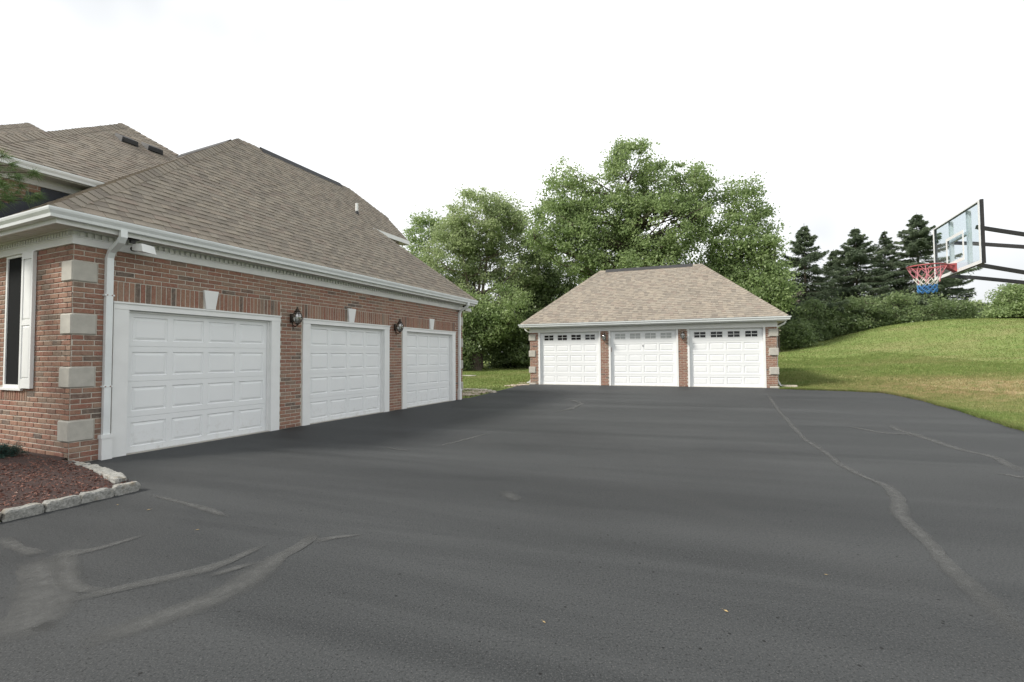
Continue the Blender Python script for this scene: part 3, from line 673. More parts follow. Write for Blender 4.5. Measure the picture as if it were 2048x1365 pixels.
def shutter(y0, y1, z0, z1):
    mb = MB(); fr = .05; x0, x1 = -.055, -.012
    zs = [z0, z0+.14, z0+(z1-z0)*.47-.02, z0+(z1-z0)*.47+.06, z1-.10, z1]
    mb.box((x0,y0,z0),(x1,y0+fr,z1)); mb.box((x0,y1-fr,z0),(x1,y1,z1))
    for a, b in ((zs[0],zs[1]),(zs[2],zs[3]),(zs[4],zs[5])): mb.box((x0+.001,y0+fr,a),(x1,y1-fr,b))
    s = mb.build('shutter', 'white_trim', house)
    for a, b in ((zs[1],zs[2]),(zs[3],zs[4])):
        p = MB(); p.add([(x0+.016,y0+fr,a),(x0+.016,y1-fr,a),(x0+.016,y1-fr,b),(x0+.016,y0+fr,b),(x0+.004,y0+fr+.03,a+.03),(x0+.004,y1-fr-.03,a+.03),(x0+.004,y1-fr-.03,b-.03),(x0+.004,y0+fr+.03,b-.03)],
            [(0,1,5,4),(1,2,6,5),(2,3,7,6),(3,0,4,7),(4,5,6,7)]); p.build('shutter_panel', 'white_trim', s, recalc=False)
shutter(1.035, 1.39, 1.045, WZ-.012)

def eave_trim(parent, path_wall, z, fz, dz, sz):
    """frieze board and small crown along the wall line (travel keeps the outside on the right)"""
    mb = MB(); mb.sweep([(p[0], p[1], 0) for p in path_wall], [(0, z), (.030, z), (.030, z+fz), (.042, z+fz+.004), (.042, z+fz+.018), (.014, z+fz+.018), (.014, z+fz+dz), (.075, z+fz+dz+.006), (.075, sz), (0, sz)])
    mb.build('frieze', 'white_trim', parent)
def house_eaves():
    OV = .33
    eave_trim(house, [(0, 6.6), (0, 0), (WX, 0), (WX, 3)], WZ, .10, .085, 3.34)
    d = MB(); dentils(d, .05, WX, -.014, WZ+.120, WZ+.182, 'x', -1); dentils(d, .05, 6.5, -.014, WZ+.120, WZ+.182, 'y', -1); tag(d.build('dentils', 'white_trim', house), kind='stuff')
    soffit(house, 'soffit_panel', -.0, WX, -OV+.005, -.07, 3.325); soffit(house, 'soffit_panel', .08, 6.5, -OV+.005, -.07, 3.325, 'y')
    cn = MB(); cn.box((-OV+.005,-OV+.005,3.323),(-.002,.078,3.34)); cn.box((WX+.002,-OV+.005,3.323),(WX+OV-.005,1.5,3.34)); cn.build('soffit_panel', 'soffit_vinyl', house)
    fa = MB(); fa.sweep([(-OV,6.5,0),(-OV,-OV,0),(WX+OV,-OV,0),(WX+OV,3,0)], [(-.02,3.30),(.0,3.30),(.0,3.50),(-.02,3.50)]); fa.build('fascia', 'white_trim', house)
    g = MB(); g.sweep([(-OV-.001,6.5,3.485),(-OV-.001,-OV-.001,3.485),(WX+OV+.02,-OV-.001,3.485)], GUT); g.build('gutter', 'gutter_paint', house)
    hk = MB()
    for x in np.arange(.3, WX, 1.1): hk.box((x,-OV-.122,3.480),(x+.02,-OV+.02,3.489))
    hk.build('gutter_strap', 'gutter_paint', house)
    # upper block
    eave_trim(house, [(.1, 9), (.1, 3.5), (8.1, 3.5)], 4.80, .10, .05, 4.96)
    soffit(house, 'soffit_panel', .1, 4.0, 3.13, 3.42, 4.945)
    f2 = MB(); f2.sweep([(-.22,9,0),(-.22,3.12,0),(8.3,3.12,0)], [(-.02,4.93),(0,4.93),(0,5.08),(-.02,5.08)]); f2.build('fascia', 'white_trim', house)
    g2 = MB(); g2.sweep([(-.221,9,5.065),(-.221,3.119,5.065),(3.4,3.119,5.065)], GUT); g2.build('gutter', 'gutter_paint', house)
    # stepped flashing where the low roof dies into the upper wall
    sf = MB(); x = -.36
    while x < 1.75:
        zr = 3.5+.75*(x+.36); zc = math.floor((zr+.42)/BH)*BH
        if x > .1: sf.box((x, 3.478, zr-.12), (min(x+.21, 1.75), 3.489, min(zc, 4.79)))
        x += .211
    sf.build('step_flashing', 'dark_flashing', house)
house_eaves()
def unit(v): v = np.asarray(v, float); return v/np.linalg.norm(v)
def hip_dirs(t1, t2):
    """unit down-slope directions of two planes (horizontal outward vectors with their tangents)"""
    return [unit((a[0], a[1], -t)) for a, t in (t1, t2)]
def deck(name, polys, parent, th=.03):
    mb = MB()
    for p in polys:
        p = [np.asarray(q, float) for q in p]; n = len(p); lo = [q-np.array([0, 0, th]) for q in p]; top = [q-np.array([0, 0, .006]) for q in p]
        mb.add(top+lo, [tuple(range(n)), tuple(range(2*n-1, n-1, -1))]+[(i, n+i, n+(i+1) % n, (i+1) % n) for i in range(n)])
    return mb.build(name, 'roof_deck', parent)
def cap_line(roof, A, B, t1, t2): 
    t = unit(np.asarray(B, float)-np.asarray(A, float)); out = []
    for (a, tn) in (t1, t2):
        d = unit((a[0], a[1], -tn)); nrm = unit((a[0]*tn, a[1]*tn, 1)); w = np.cross(t, nrm); w = unit(w)
        if w@d < 0: w = -w
        out.append(w)
    caps(HC if roof.get('main') else DC, roof, A, B, out[0], out[1])
def plane_shingles(pc, roof, org, u, t, pts):
    """org on the eave, u = unit eave direction (2-D), t = (inward 2-D direction, tangent); pts = 3-D outlines"""
    inn, tn = t; U = np.array([u[0], u[1], 0.]); V = unit((inn[0], inn[1], tn)); org = np.asarray(org, float); polys = []
    for p in pts:
        q = [((np.asarray(a)-org)@U, (np.asarray(a)-org)@V) for a in p]
        ar = sum(q[i-1][0]*q[i][1]-q[i][0]*q[i-1][1] for i in range(len(q)))
        polys.append(q if ar > 0 else q[::-1])
    lay_shingles(pc, roof, org, U, V, polys)
def garage_roof():
    e, z0 = .36, 3.50; RY = 3.65; tf, tl, te = 1.0, .75, .74
    zf = lambda y: z0+tf*(y+e); RZ = zf(RY); AX = -e+(RZ-z0)/tl; EX = WX+e; DYv = 1.78; DXv = EX-(zf(DYv)-z0)/te
    A0, E_, D_, DL = (-e,-e,z0), (EX,-e,z0), (DXv,DYv,zf(DYv)), (-e+(zf(DYv)-z0)/tl, DYv, zf(DYv)); AP = (AX,RY,RZ)
    Cc, Md, Rr_ = (10.13,DYv,zf(DYv)), (10.16,2.74,zf(2.74)), (9.12,RY,RZ)
    vy = lambda x: 3.05+(z0+tl*(x+e)-5.08)/.75      # valley against the upper roof
    lv = [(-e,3.49,z0), (1.72,3.49,z0+tl*(1.72+e)), (AX,vy(AX),RZ)]
    back = [(AX,RY,RZ),(9.12,RY,RZ),(10.1,4.6,zf(2.7)),(EX,7.66,z0),(AX,7.66,z0)]
    roof = deck('roof', [[A0,E_,D_,DL],[DL,Cc,Md,Rr_,AP],[A0,AP,lv[2],lv[1],lv[0]],[E_,(EX,7.66,z0),(DXv,5.5,zf(DYv)),D_],back,[(AX,RY,RZ),(AX,7.66,z0),(AX+1.5,7.6,5.5),(AX,7.2,RZ)]], house); roof['main'] = 1
    plane_shingles(HS, roof, A0, (1,0), ((0,1), tf), [[A0,E_,D_,DL],[DL,Cc,Md,Rr_,AP]])
    plane_shingles(HS, roof, A0, (0,-1), ((1,0), tl), [[A0,AP,lv[2],lv[1],lv[0]]])
    cap_line(roof, A0, AP, ((0,-1), tf), ((-1,0), tl)); cap_line(roof, E_, D_, ((0,-1), tf), ((1,0), te)); cap_line(roof, AP, (5.6,RY,RZ), ((0,-1), tf), ((0,1), tf)); cap_line(roof, (8.75,RY,RZ), Rr_, ((0,-1), tf), ((0,1), tf))
    cap_line(roof, Rr_, Md, ((0,-1), tf), ((1,0), .9))
    for a, b, ax in (((5.65,RY,RZ),(8.75,RY,RZ),0), ((AX,3.95,RZ),(AX,6.2,RZ),1)):
        v = MB(); w = .14; d = .1
        if ax == 0: v.add([(a[0],RY-w,RZ-w+.03),(b[0],RY-w,RZ-w+.03),(b[0],RY,RZ+.07),(a[0],RY,RZ+.07),(b[0],RY+w,RZ-w+.03),(a[0],RY+w,RZ-w+.03),(a[0],RY-w,RZ-w+.0),(b[0],RY-w,RZ-w+.0)], [(0,1,2,3),(3,2,4,5),(6,7,1,0)])
        else: v.add([(AX-w,a[1],RZ-w*.75+.03),(AX-w,b[1],RZ-w*.75+.03),(AX,b[1],RZ+.07),(AX,a[1],RZ+.07),(AX+w,b[1],RZ-w*.75+.03),(AX+w,a[1],RZ-w*.75+.03),(AX-w,a[1],RZ-w*.75),(AX-w,b[1],RZ-w*.75)], [(0,1,2,3),(3,2,4,5),(6,7,1,0)])
        v.build('ridge_vent', 'ridge_vent', roof, recalc=False)
    # eave of the clipped gable above the end roof
    ft = MB(); zz = zf(DYv); ft.box((DXv-.1,DYv-.03,zz-.13),(10.15,DYv-.004,zz+.005)); ft.box((10.125,DYv-.003,zz-.13),(10.15,DYv+.3,zz+.02)); ft.build('gable_fascia', 'white_trim', roof)
    so = MB(); so.box((DXv-.1,DYv-.003,zz-.12),(10.12,DYv+.34,zz-.10)); so.build('gable_soffit', 'soffit_vinyl', roof)
    # plumbing vent pipe
    px, py = 8.05, 2.25; pz = zf(py)
    pp = MB(); pp.tube([(px,py,pz-.05),(px,py,pz+.34)], .045, 12); p = pp.build('vent_pipe', 'white_trim', roof, smooth=False)
    fl = MB(); fl.lathe([(.075,-.06),(.06,.06),(.048,.09)], 12, (px,py,pz)); fl.build('pipe_boot', 'black_steel', p)
    return roof
garage_roof()
def hip_roof(x0, x1, y0, y1, z0, t, shingle_sides):
    c = ((x0+x1)/2, (y0+y1)/2); h = min(x1-x0, y1-y0)/2*t; d = (y1-y0)-(x1-x0)
    P = [(c[0], c[1]-max(0, d)/2, z0+h), (c[0], c[1]+max(0, d)/2, z0+h)]
    a, b, e, f = (x0,y0,z0), (x1,y0,z0), (x1,y1,z0), (x0,y1,z0)
    roof = deck('roof', [[a,b,P[0]],[b,e,P[1],P[0]],[e,f,P[1]],[f,a,P[0],P[1]]], house); roof['main'] = 1
    plane_shingles(HS, roof, a, (1,0), ((0,1), t), [[a,b,P[0]]]); plane_shingles(HS, roof, a, (0,-1), ((1,0), t), [[a,P[0],P[1],f]])
    cap_line(roof, a, P[0], ((0,-1), t), ((-1,0), t)); cap_line(roof, b, P[0], ((0,-1), t), ((1,0), t)); return roof
r2 = hip_roof(-.24, 8.32, 3.05, 11.57, 5.08, .75, 0)
def box_vent(x, y, z):
    m = MB(); w, l, h = .2, .16, .13
    m.hexa([(x-w,y-l,z-.12-.03),(x+w,y-l,z-.12-.03),(x+w,y+l,z+.12-.03),(x-w,y+l,z+.12-.03),(x-w+.02,y-l-.03,z-.10+h),(x+w-.02,y-l-.03,z-.10+h),(x+w-.02,y+l,z+.11+h*.7),(x-w+.02,y+l,z+.11+h*.7)])
    v = m.build('roof_vent', 'ridge_vent', r2); k = MB(); k.box((x-w+.05,y-l-.045,z-.09),(x+w-.05,y-l-.035,z-.02)); k.build('vent_grille', 'rubber', v)
for px, py in ((253,284),(304,301)):
    n_ = np.array([0, -.75, 1.]); c_ = 5.08-.75*3.05; d_ = ray(px, py); oL = w2m(EYE); dL = np.array([d_@MX, d_@MY, d_[2]]); tt = (c_-n_@oL)/(n_@dL); q = oL+dL*tt; box_vent(*q)
hip_roof(-.1, 9.3, 9.9, 19.3, 6.6, .75, 0)
bk = MB(); bk.box((.3,11.3,-.1),(8.9,18.9,6.5)); bkw = bk.build('wall', 'mortar', house)
lay_bricks(HB, bkw, (.3,11.3,0), (0,1,0), (-1,0,0), 0, 7.6, 0, 6.4, []); lay_bricks(HB, bkw, (.3,11.3,0), (1,0,0), (0,-1,0), 0, 8.6, 4.5, 6.4, [])
HB.flush(300, 'brickwork'); HS.flush(300, 'shingles'); HC.flush(120, 'ridge_caps')

def downspout(parent, x, y_wall, zg, ztop, out, big=True, face=-1):
    """drop from the gutter, back to the wall, down to the ground"""
    w, h = .085, .062; yw = y_wall-.045
    m = MB(); m.rtube([(x,out,zg),(x,out,zg-.10),(x,out+.05,zg-.16),(x,yw-.06,ztop+.04),(x,yw,ztop-.06),(x,yw,.30 if big else .12)], w, h, (1,0,0)); d = m.build('downspout', 'gutter_paint', parent)
    for z in (2.42, 1.06):
        s = MB(); s.box((x-.062,yw-.036,z),(x+.062,yw+.036,z+.022)); s.build('strap', 'gutter_paint', d)
        k = MB()
        for sx in (-.03, .03): k.box((x+sx-.007,yw-.041,z+.004),(x+sx+.007,yw-.036,z+.018))
        k.build('screw', 'screw', d)
    if big:
        b = MB(); b.box((x-.066,yw-.052,-.03),(x+.066,yw+.04,.31)); b.box((x-.078,yw-.062,.311),(x+.078,yw+.042,.365)); b.build('boot', 'white_trim', d)
    return d
downspout(house, .405, 0, 3.37, 3.05, -.395); downspout(house, 10.60, 0, 3.37, 3.05, -.395)

# ------------------------------------------------------------------ detached garage
det = empty('detached_garage', D0, A2, 'detached brick garage with hipped roof and windowed white doors', 'garage')
DB = Pieces('brick', 'brick', d2w); DS = Pieces('shingle', 'pale_shingle', d2w); DC = Pieces('ridge_cap', 'pale_shingle', d2w)
DW, DZ, DD = 10.346, 2.438, 6.6
DOPEN = [(.415, 3.343), (3.715, 6.643), (7.015, 9.943)]
DQ = [2.057, 1.295, .533]
def detached():
    ex, ey, nf = (1,0,0), (0,1,0), (0,-1,0)
    mb = MB(); gridwall(mb, (0,0,0), ex, nf, 0, DW, -.2, DZ+.24, .2, [(a+.02, b-.02, -1, DZ-.001) for a, b in DOPEN]); w = mb.build('wall', 'mortar', det)
    qh = [(0, .285, z, z+QH) for z in DQ]+[(DW-.285, DW, z, z+QH) for z in DQ]+[(0, .285, -.2, .07), (DW-.285, DW, -.2, .07)]
    lay_bricks(DB, w, (0,0,0), ex, nf, 0, DW, -.0762, DZ, qh+[(a, b, -1, DZ+1) for a, b in DOPEN])
    for x, n_ in ((0, (-1,0,0)), (DW, (1,0,0))):
        s = MB(); gridwall(s, (x,0,0), ey, n_, .2, DD, -.4, DZ+.24, .2, []); sw = s.build('wall', 'mortar', det)
        lay_bricks(DB, sw, (x,0,0), ey, n_, 0, DD, -.0762, DZ, [(0, .285, z, z+QH) for z in DQ])
    b = MB(); b.box((.2,DD-.2,-.4),(DW-.2,DD,DZ+.24)); b.build('wall', 'mortar', det)
    f = MB(); f.box((.2,.2,-.3),(DW-.2,DD-.2,-.02)); f.build('floor_slab', 'concrete_slab', det)
    for z in DQ:
        bevel_box('quoin', 'limestone', (-.055,-.045,z+.004), (.27,.28,z+QH-.004), det, .016); bevel_box('quoin', 'limestone', (DW-.27,-.045,z+.004), (DW+.055,.28,z+QH-.004), det, .016)
    for a, b_ in ((-.055, .27), (DW-.27, DW+.055)): bevel_box('quoin', 'limestone', (a,-.045,-.15), (b_,.28,.066), det, .016)
    for i, (a, b_) in enumerate(DOPEN):
        for q in (((a,-.012,-.01),(a+.075,.17,DZ-.002)), ((b_-.075,-.012,-.01),(b_,.17,DZ-.002)), ((a+.075,.05,DZ-.03),(b_-.075,.17,DZ-.002))): j = MB(); j.box(*q); j.build('door_trim', 'white_trim', det)
        s = MB(); s.box((a+.076,-.03,-.04),(b_-.076,.2,.006)); s.build('sill', 'concrete_slab', det)
        dr = garage_door(det, a+.079, b_-.079, .10, DZ-.032, 5, 4, True, 'frosted_window' if i == 1 else 'dark_window', x_margin=.13)
        if i == 1:
            h = MB(); c = (a+b_)/2; h.box((c-.008,.075,1.72),(c+.008,.102,1.80)); h.build('lock_handle', 'bronze', dr); k = MB(); k.box((a+.085,.070,1.50),(a+.10,.1,1.70)); k.build('latch', 'screw', dr)
    eave_trim(det, [(0, DD), (0, 0), (DW, 0), (DW, DD)], DZ, .15, .07, DZ+.245)
    d = MB(); dentils(d, .03, DW, -.014, DZ+.170, DZ+.218, 'x', -1); tag(d.build('dentils', 'white_trim', det), kind='stuff')
    OV = .32; z0 = 2.835
    soffit(det, 'soffit_panel', 0, DW, -OV+.005, -.07, DZ+.23)
    so = MB(); so.box((-OV+.005,-OV+.005,DZ+.228),(-.002,DD,DZ+.243)); so.box((DW+.002,-OV+.005,DZ+.228),(DW+OV-.005,DD,DZ+.243)); so.build('soffit_panel', 'soffit_vinyl', det)
    fa = MB(); fa.sweep([(-OV,DD+OV,0),(-OV,-OV,0),(DW+OV,-OV,0),(DW+OV,DD+OV,0)], [(-.02,DZ+.215),(0,DZ+.215),(0,z0),(-.02,z0)]); fa.build('fascia', 'white_trim', det)
    g = MB(); g.sweep([(-OV-.001,DD+OV,z0-.012),(-OV-.001,-OV-.001,z0-.012),(DW+OV+.001,-OV-.001,z0-.012),(DW+OV+.001,DD+OV,z0-.012)], GUT); g.build('gutter', 'gutter_paint', det)
    e = .345; RY, xa, xb = 3.3, 2.80, 7.72; tf = .80; RZ = z0+tf*(RY+e); tl, tr = (RZ-z0)/(xa+e), (RZ-z0)/(DW+e-xb)
    A, B, P, Q = (-e,-e,z0), (DW+e,-e,z0), (xa,RY,RZ), (xb,RY,RZ); A2_, B2_ = (-e,2*RY+e,z0), (DW+e,2*RY+e,z0)
    roof = deck('roof', [[A,B,Q,P],[A,P,A2_],[B,B2_,Q],[A2_,P,Q,B2_]], det)
    plane_shingles(DS, roof, A, (1,0), ((0,1), tf), [[A,B,Q,P]]); plane_shingles(DS, roof, A, (0,-1), ((1,0), tl), [[A,P,A2_]]); plane_shingles(DS, roof, B, (0,1), ((-1,0), tr), [[B,B2_,Q]])
    cap_line(roof, A, P, ((0,-1), tf), ((-1,0), tl)); cap_line(roof, B, Q, ((0,-1), tf), ((1,0), tr)); cap_line(roof, P, (xa+.3,RY,RZ), ((0,-1), tf), ((0,1), tf)); cap_line(roof, (xb-.4,RY,RZ), Q, ((0,-1), tf), ((0,1), tf))
    v = MB(); w_ = .15; v.add([(xa+.3,RY-w_,RZ-w_*tf+.035),(xb-.4,RY-w_,RZ-w_*tf+.035),(xb-.4,RY,RZ+.075),(xa+.3,RY,RZ+.075),(xb-.4,RY+w_,RZ-w_*tf+.035),(xa+.3,RY+w_,RZ-w_*tf+.035),(xa+.3,RY-w_,RZ-w_*tf),(xb-.4,RY-w_,RZ-w_*tf)], [(0,1,2,3),(3,2,4,5),(6,7,1,0)])
    v.build('ridge_vent', 'ridge_vent', roof, recalc=False)
    DB.flush(300, 'brickwork'); DS.flush(300, 'shingles'); DC.flush(120, 'ridge_caps')
    # downspouts run down the two end walls
    for x, s in ((0, -1), (DW, 1)):
        m = MB(); xo = x+s*(OV+.06); xw = x+s*.05; y = .42
        m.rtube([(xo,y,z0-.13),(xo,y,z0-.19),(xo-s*.05,y,z0-.25),(xw+s*.05,y,DZ+.02),(xw,y,DZ-.06),(xw,y,.42),(xw,y,.30),(xw+s*.10,y-.02,.10),(xw+s*.24,y-.04,.05)], .085, .062, (0,1,0)); dsp = m.build('downspout', 'gutter_paint', det)
        st = MB(); st.box((min(x, x+s*.09),y-.06,1.5),(max(x, x+s*.09),y+.06,1.522)); st.build('strap', 'gutter_paint', dsp)
detached()

# ------------------------------------------------------------------ lamps on the walls
def lantern(parent_map, loc, rz, label, s=.8):
    t = empty('wall_lantern', parent_map(loc), rz, label, 'lantern', 'onion lanterns between the garage doors')
    b = MB(); b.lathe([(.0,-.03),(.055,-.02),(.06,0),(.0,.02)], 12); bp = MB()
    k = MB(); k.box((-.05,-.03,-.13),(.05,.012,.10)); k.build('back_plate', 'bronze', t)
    a = MB(); a.tube([(0,-.02,-.10),(0,-.06,-.20),(0,-.14,-.25),(0,-.20,-.22),(0,-.22,-.17)], [.014,.013,.012,.012,.014], 8); a.tube([(0,-.02,-.02),(0,-.05,-.13),(0,-.03,-.22),(0,-.07,-.29),(0,-.10,-.26)], .008, 6); a.build('scroll_arm', 'bronze', t, smooth=True)
    cx = (0, -.22, 0); prof = [(.045,-.165),(.095,-.12),(.128,-.04),(.125,.04),(.09,.11),(.055,.15)]
    g = MB(); g.lathe([(r*.93, z) for r, z in prof], 20, cx); g.build('glass_globe', 'lantern_glass', t, smooth=True)
    for i in range(8):
        an = 2*math.pi*(i+.5)/8; r = MB(); r.tube([(cx[0]+q*math.cos(an), cx[1]+q*math.sin(an), z) for q, z in prof], .0062, 5); r.build('rib', 'bronze', t)
    bd = MB()
    for r_, z_ in ((.130, -.0), (.099, .10), (.10, -.11)):
        n = 20; bd.lathe([(r_-.003,z_-.006),(r_+.004,z_-.006),(r_+.004,z_+.006),(r_-.003,z_+.006),(r_-.003,z_-.006)], n, cx)
    bd.build('band', 'bronze', t)
    c = MB(); c.lathe([(.0,.142),(.075,.142),(.082,.155),(.05,.185),(.052,.205),(.028,.22),(.03,.235),(.018,.25),(.022,.262),(.0,.285)], 14, cx); c.build('cap', 'bronze', t, smooth=True)
    f = MB(); f.lathe([(.0,-.225),(.014,-.21),(.02,-.195),(.05,-.18),(.055,-.165),(.0,-.155)], 12, cx); f.build('bottom_finial', 'bronze', t, smooth=True)
    for dx in (-.02, .02, 0):
        q = MB(); q.tube([(dx,-.22+(0.02 if dx == 0 else 0),-.15),(dx,-.22+(0.02 if dx == 0 else 0),-.03)], .008, 6); q.build('candle', 'white_trim', t)
    t.scale = (s, s, s); return t
HR = R(90)-A1
lantern(m2w, (3.68,-.008,2.34), HR, 'onion glass lantern on brick pier after the downspout-side door of the house')
lantern(m2w, (7.13,-.008,2.34), HR, 'onion glass lantern on house brick pier farther from the flower bed')
lantern(d2w, (3.53,-.008,2.16), A2, 'small glass lantern on detached garage pier left of frosted window door', .82)
lantern(d2w, (6.83,-.008,2.16), A2, 'small glass lantern on detached garage pier right of frosted window door', .82)
def flood(loc, rz, label, yaws):
    """two-headed floodlight: box under the soffit, arms, square white shades"""
    t = empty('flood_light', m2w(loc), rz, label, 'flood light')
    b = MB(); b.box((-.07,-.05,-.03),(.07,.05,0)); b.box((-.03,-.03,-.075),(.03,.03,-.031)); b.build('junction_box', 'black_steel', t)
    for i, (dx, yaw) in enumerate(yaws):
        c, s = math.cos(yaw), math.sin(yaw); P = lambda x, y, z: (dx+x*c-y*s, -.02+x*s+y*c, -.10+z)
        a = MB(); a.tube([(0,0,-.06),(dx*.6,-.01,-.085),P(0,.03,-.045)], .013, 7); a.tube([P(0,.09,-.055),P(0,.02,-.05)], [.035,.045], 10); a.build('lamp_holder', 'black_steel', t)
        sh = MB(); sh.hexa([P(-.075,.02,-.09),P(.075,.02,-.09),P(.075,.02,.0),P(-.075,.02,.0),P(-.125,-.20,-.125),P(.125,-.20,-.125),P(.115,-.17,.0),P(-.115,-.17,.0)]); sh.build('shade', 'lamp_shade', t)
flood((.62,-.20,3.325), HR, 'white two-head flood light under the house eave beside the flower-bed downspout', [(.06, R(20))])
flood((WX+.12,.02,3.325), HR, 'white two-head flood light at the far corner eave of the house', [(.07, R(60)), (.10, R(110))])

# ------------------------------------------------------------------ flower bed by the house corner
def flower_bed():
    out = [(-.10,-.03), (-.12,-.75), (-.22,-1.55), (-.38,-2.22), (-1.2,-2.28), (-3,-2.28), (-8,-2.28), (-8,4), (-.012,4), (-.012,-.0)]
    bm = bmesh.new(); f = bm.faces.new([bm.verts.new((x, y, 0)) for x, y in out]); bmesh.ops.triangulate(bm, faces=[f]); bmesh.ops.subdivide_edges(bm, edges=bm.edges[:], cuts=3, use_grid_fill=True); bmesh.ops.subdivide_edges(bm, edges=bm.edges[:], cuts=2, use_grid_fill=True)
    hz = lambda x, y: .062+.10*float(sstep(-2.3, .6, y))*float(sstep(.2, -1.6, x))+.03*float(sstep(-2.3,-1,y))+.006*math.sin(x*5.1+y*3.3)*math.sin(y*4.2-x*2)
    for v in bm.verts: v.co.z = hz(v.co.x, v.co.y)
    m = bpy.data.meshes.new('mulch_bed'); bm.to_mesh(m); bm.free(); m.materials.append(MAT['red_mulch']); m.polygons.foreach_set('use_smooth', [True]*len(m.polygons))
    o = bpy.data.objects.new('mulch_bed', m); C.objects.link(o); o.location = M0; o.rotation_euler = (0, 0, HR); tag(o, 'reddish brown mulch in the bed beside the house corner', 'flower bed', kind='structure')
    rg = np.random.default_rng(5); V, rn = [], []; n = 0
    while n < 16000:
        x, y = rg.uniform(-3.2, -.05), rg.uniform(-2.26, 2.6)
        if x > -.14-.1*max(0, -y)+.02*(-y if y < 0 else 0): continue
        s = rg.uniform(.008, .024); z = hz(x, y)+.002; d = rg.normal(0, 1, (4, 3)); d /= np.linalg.norm(d, axis=1)[:, None]; p = np.array([x, y, z])+d*s*np.array([1, 1, .7])
        for t in ((0,1,2),(0,2,3),(0,3,1),(1,3,2)): V.extend(p[list(t)])
        k = rg.random(); rn.extend([.98 if k > .985 else k*.9]*4); n += 1
    q = soup('mulch_chips', 'red_mulch', V, 3, rn, o); tag(q, kind='stuff')
flower_bed()
def rock_mesh(sx, sy, sz, seed, rough=.10, cuts=3):
    bm = bmesh.new(); bmesh.ops.create_cube(bm, size=1); bmesh.ops.bevel(bm, geom=bm.edges[:], offset=.10, segments=1, affect='EDGES'); bmesh.ops.subdivide_edges(bm, edges=[e for e in bm.edges if e.calc_length() > .3], cuts=cuts, use_grid_fill=True)
    rg = random.Random(seed); ph = [rg.uniform(0, 6) for _ in range(6)]
    for v in bm.verts:
        c = v.co.copy(); k = 1+rough*(math.sin(c.x*7+ph[0])*math.sin(c.y*6+ph[1])+.6*math.sin(c.z*9+ph[2]+c.x*11)+rg.uniform(-.35, .35)); v.co = Vector((c.x*sx*k, c.y*sy*k, c.z*sz*(1+(k-1)*.7)))
    m = bpy.data.meshes.new('stone'); bm.to_mesh(m); bm.free(); return m
def curb():
    t = empty('bed_curb', M0, HR, 'low curb of rough granite blocks edging the mulch bed', 'curb')
    x = -.34; i = 0
    while x > -6:
        L = random.choice((.27, .30, .25, .29)); m = rock_mesh(L-.012, .11, .17, 40+i, .09); m.materials.append(MAT['granite'])
        o = bpy.data.objects.new('stone', m); C.objects.link(o); o.parent = t; o.location = (x-L/2, -2.36+random.uniform(-.008, .008), .012+random.uniform(-.006, .006)); o.rotation_euler = (random.uniform(-.03, .03), random.uniform(-.03, .03), random.uniform(-.03, .03)); x -= L; i += 1
    pts = [ground_hit(*p, dz=.04) for p in ((236,972),(210,958),(190,949),(168,941),(146,936),(127,932))]; loc = [w2m(p) for p in pts]
    for j in range(len(loc)-1):
        a, b = loc[j], loc[j+1]; c = (a+b)/2; L = np.hypot(*(b-a)[:2]); m = rock_mesh(L-.03, .13, .18, 80+j, .13); m.materials.append(MAT['granite'])
        o = bpy.data.objects.new('stone', m); C.objects.link(o); o.parent = t; o.location = (c[0]+.03, c[1], .040-.008*j); o.rotation_euler = (0, 0, math.atan2(b[1]-a[1], b[0]-a[0]))
curb()

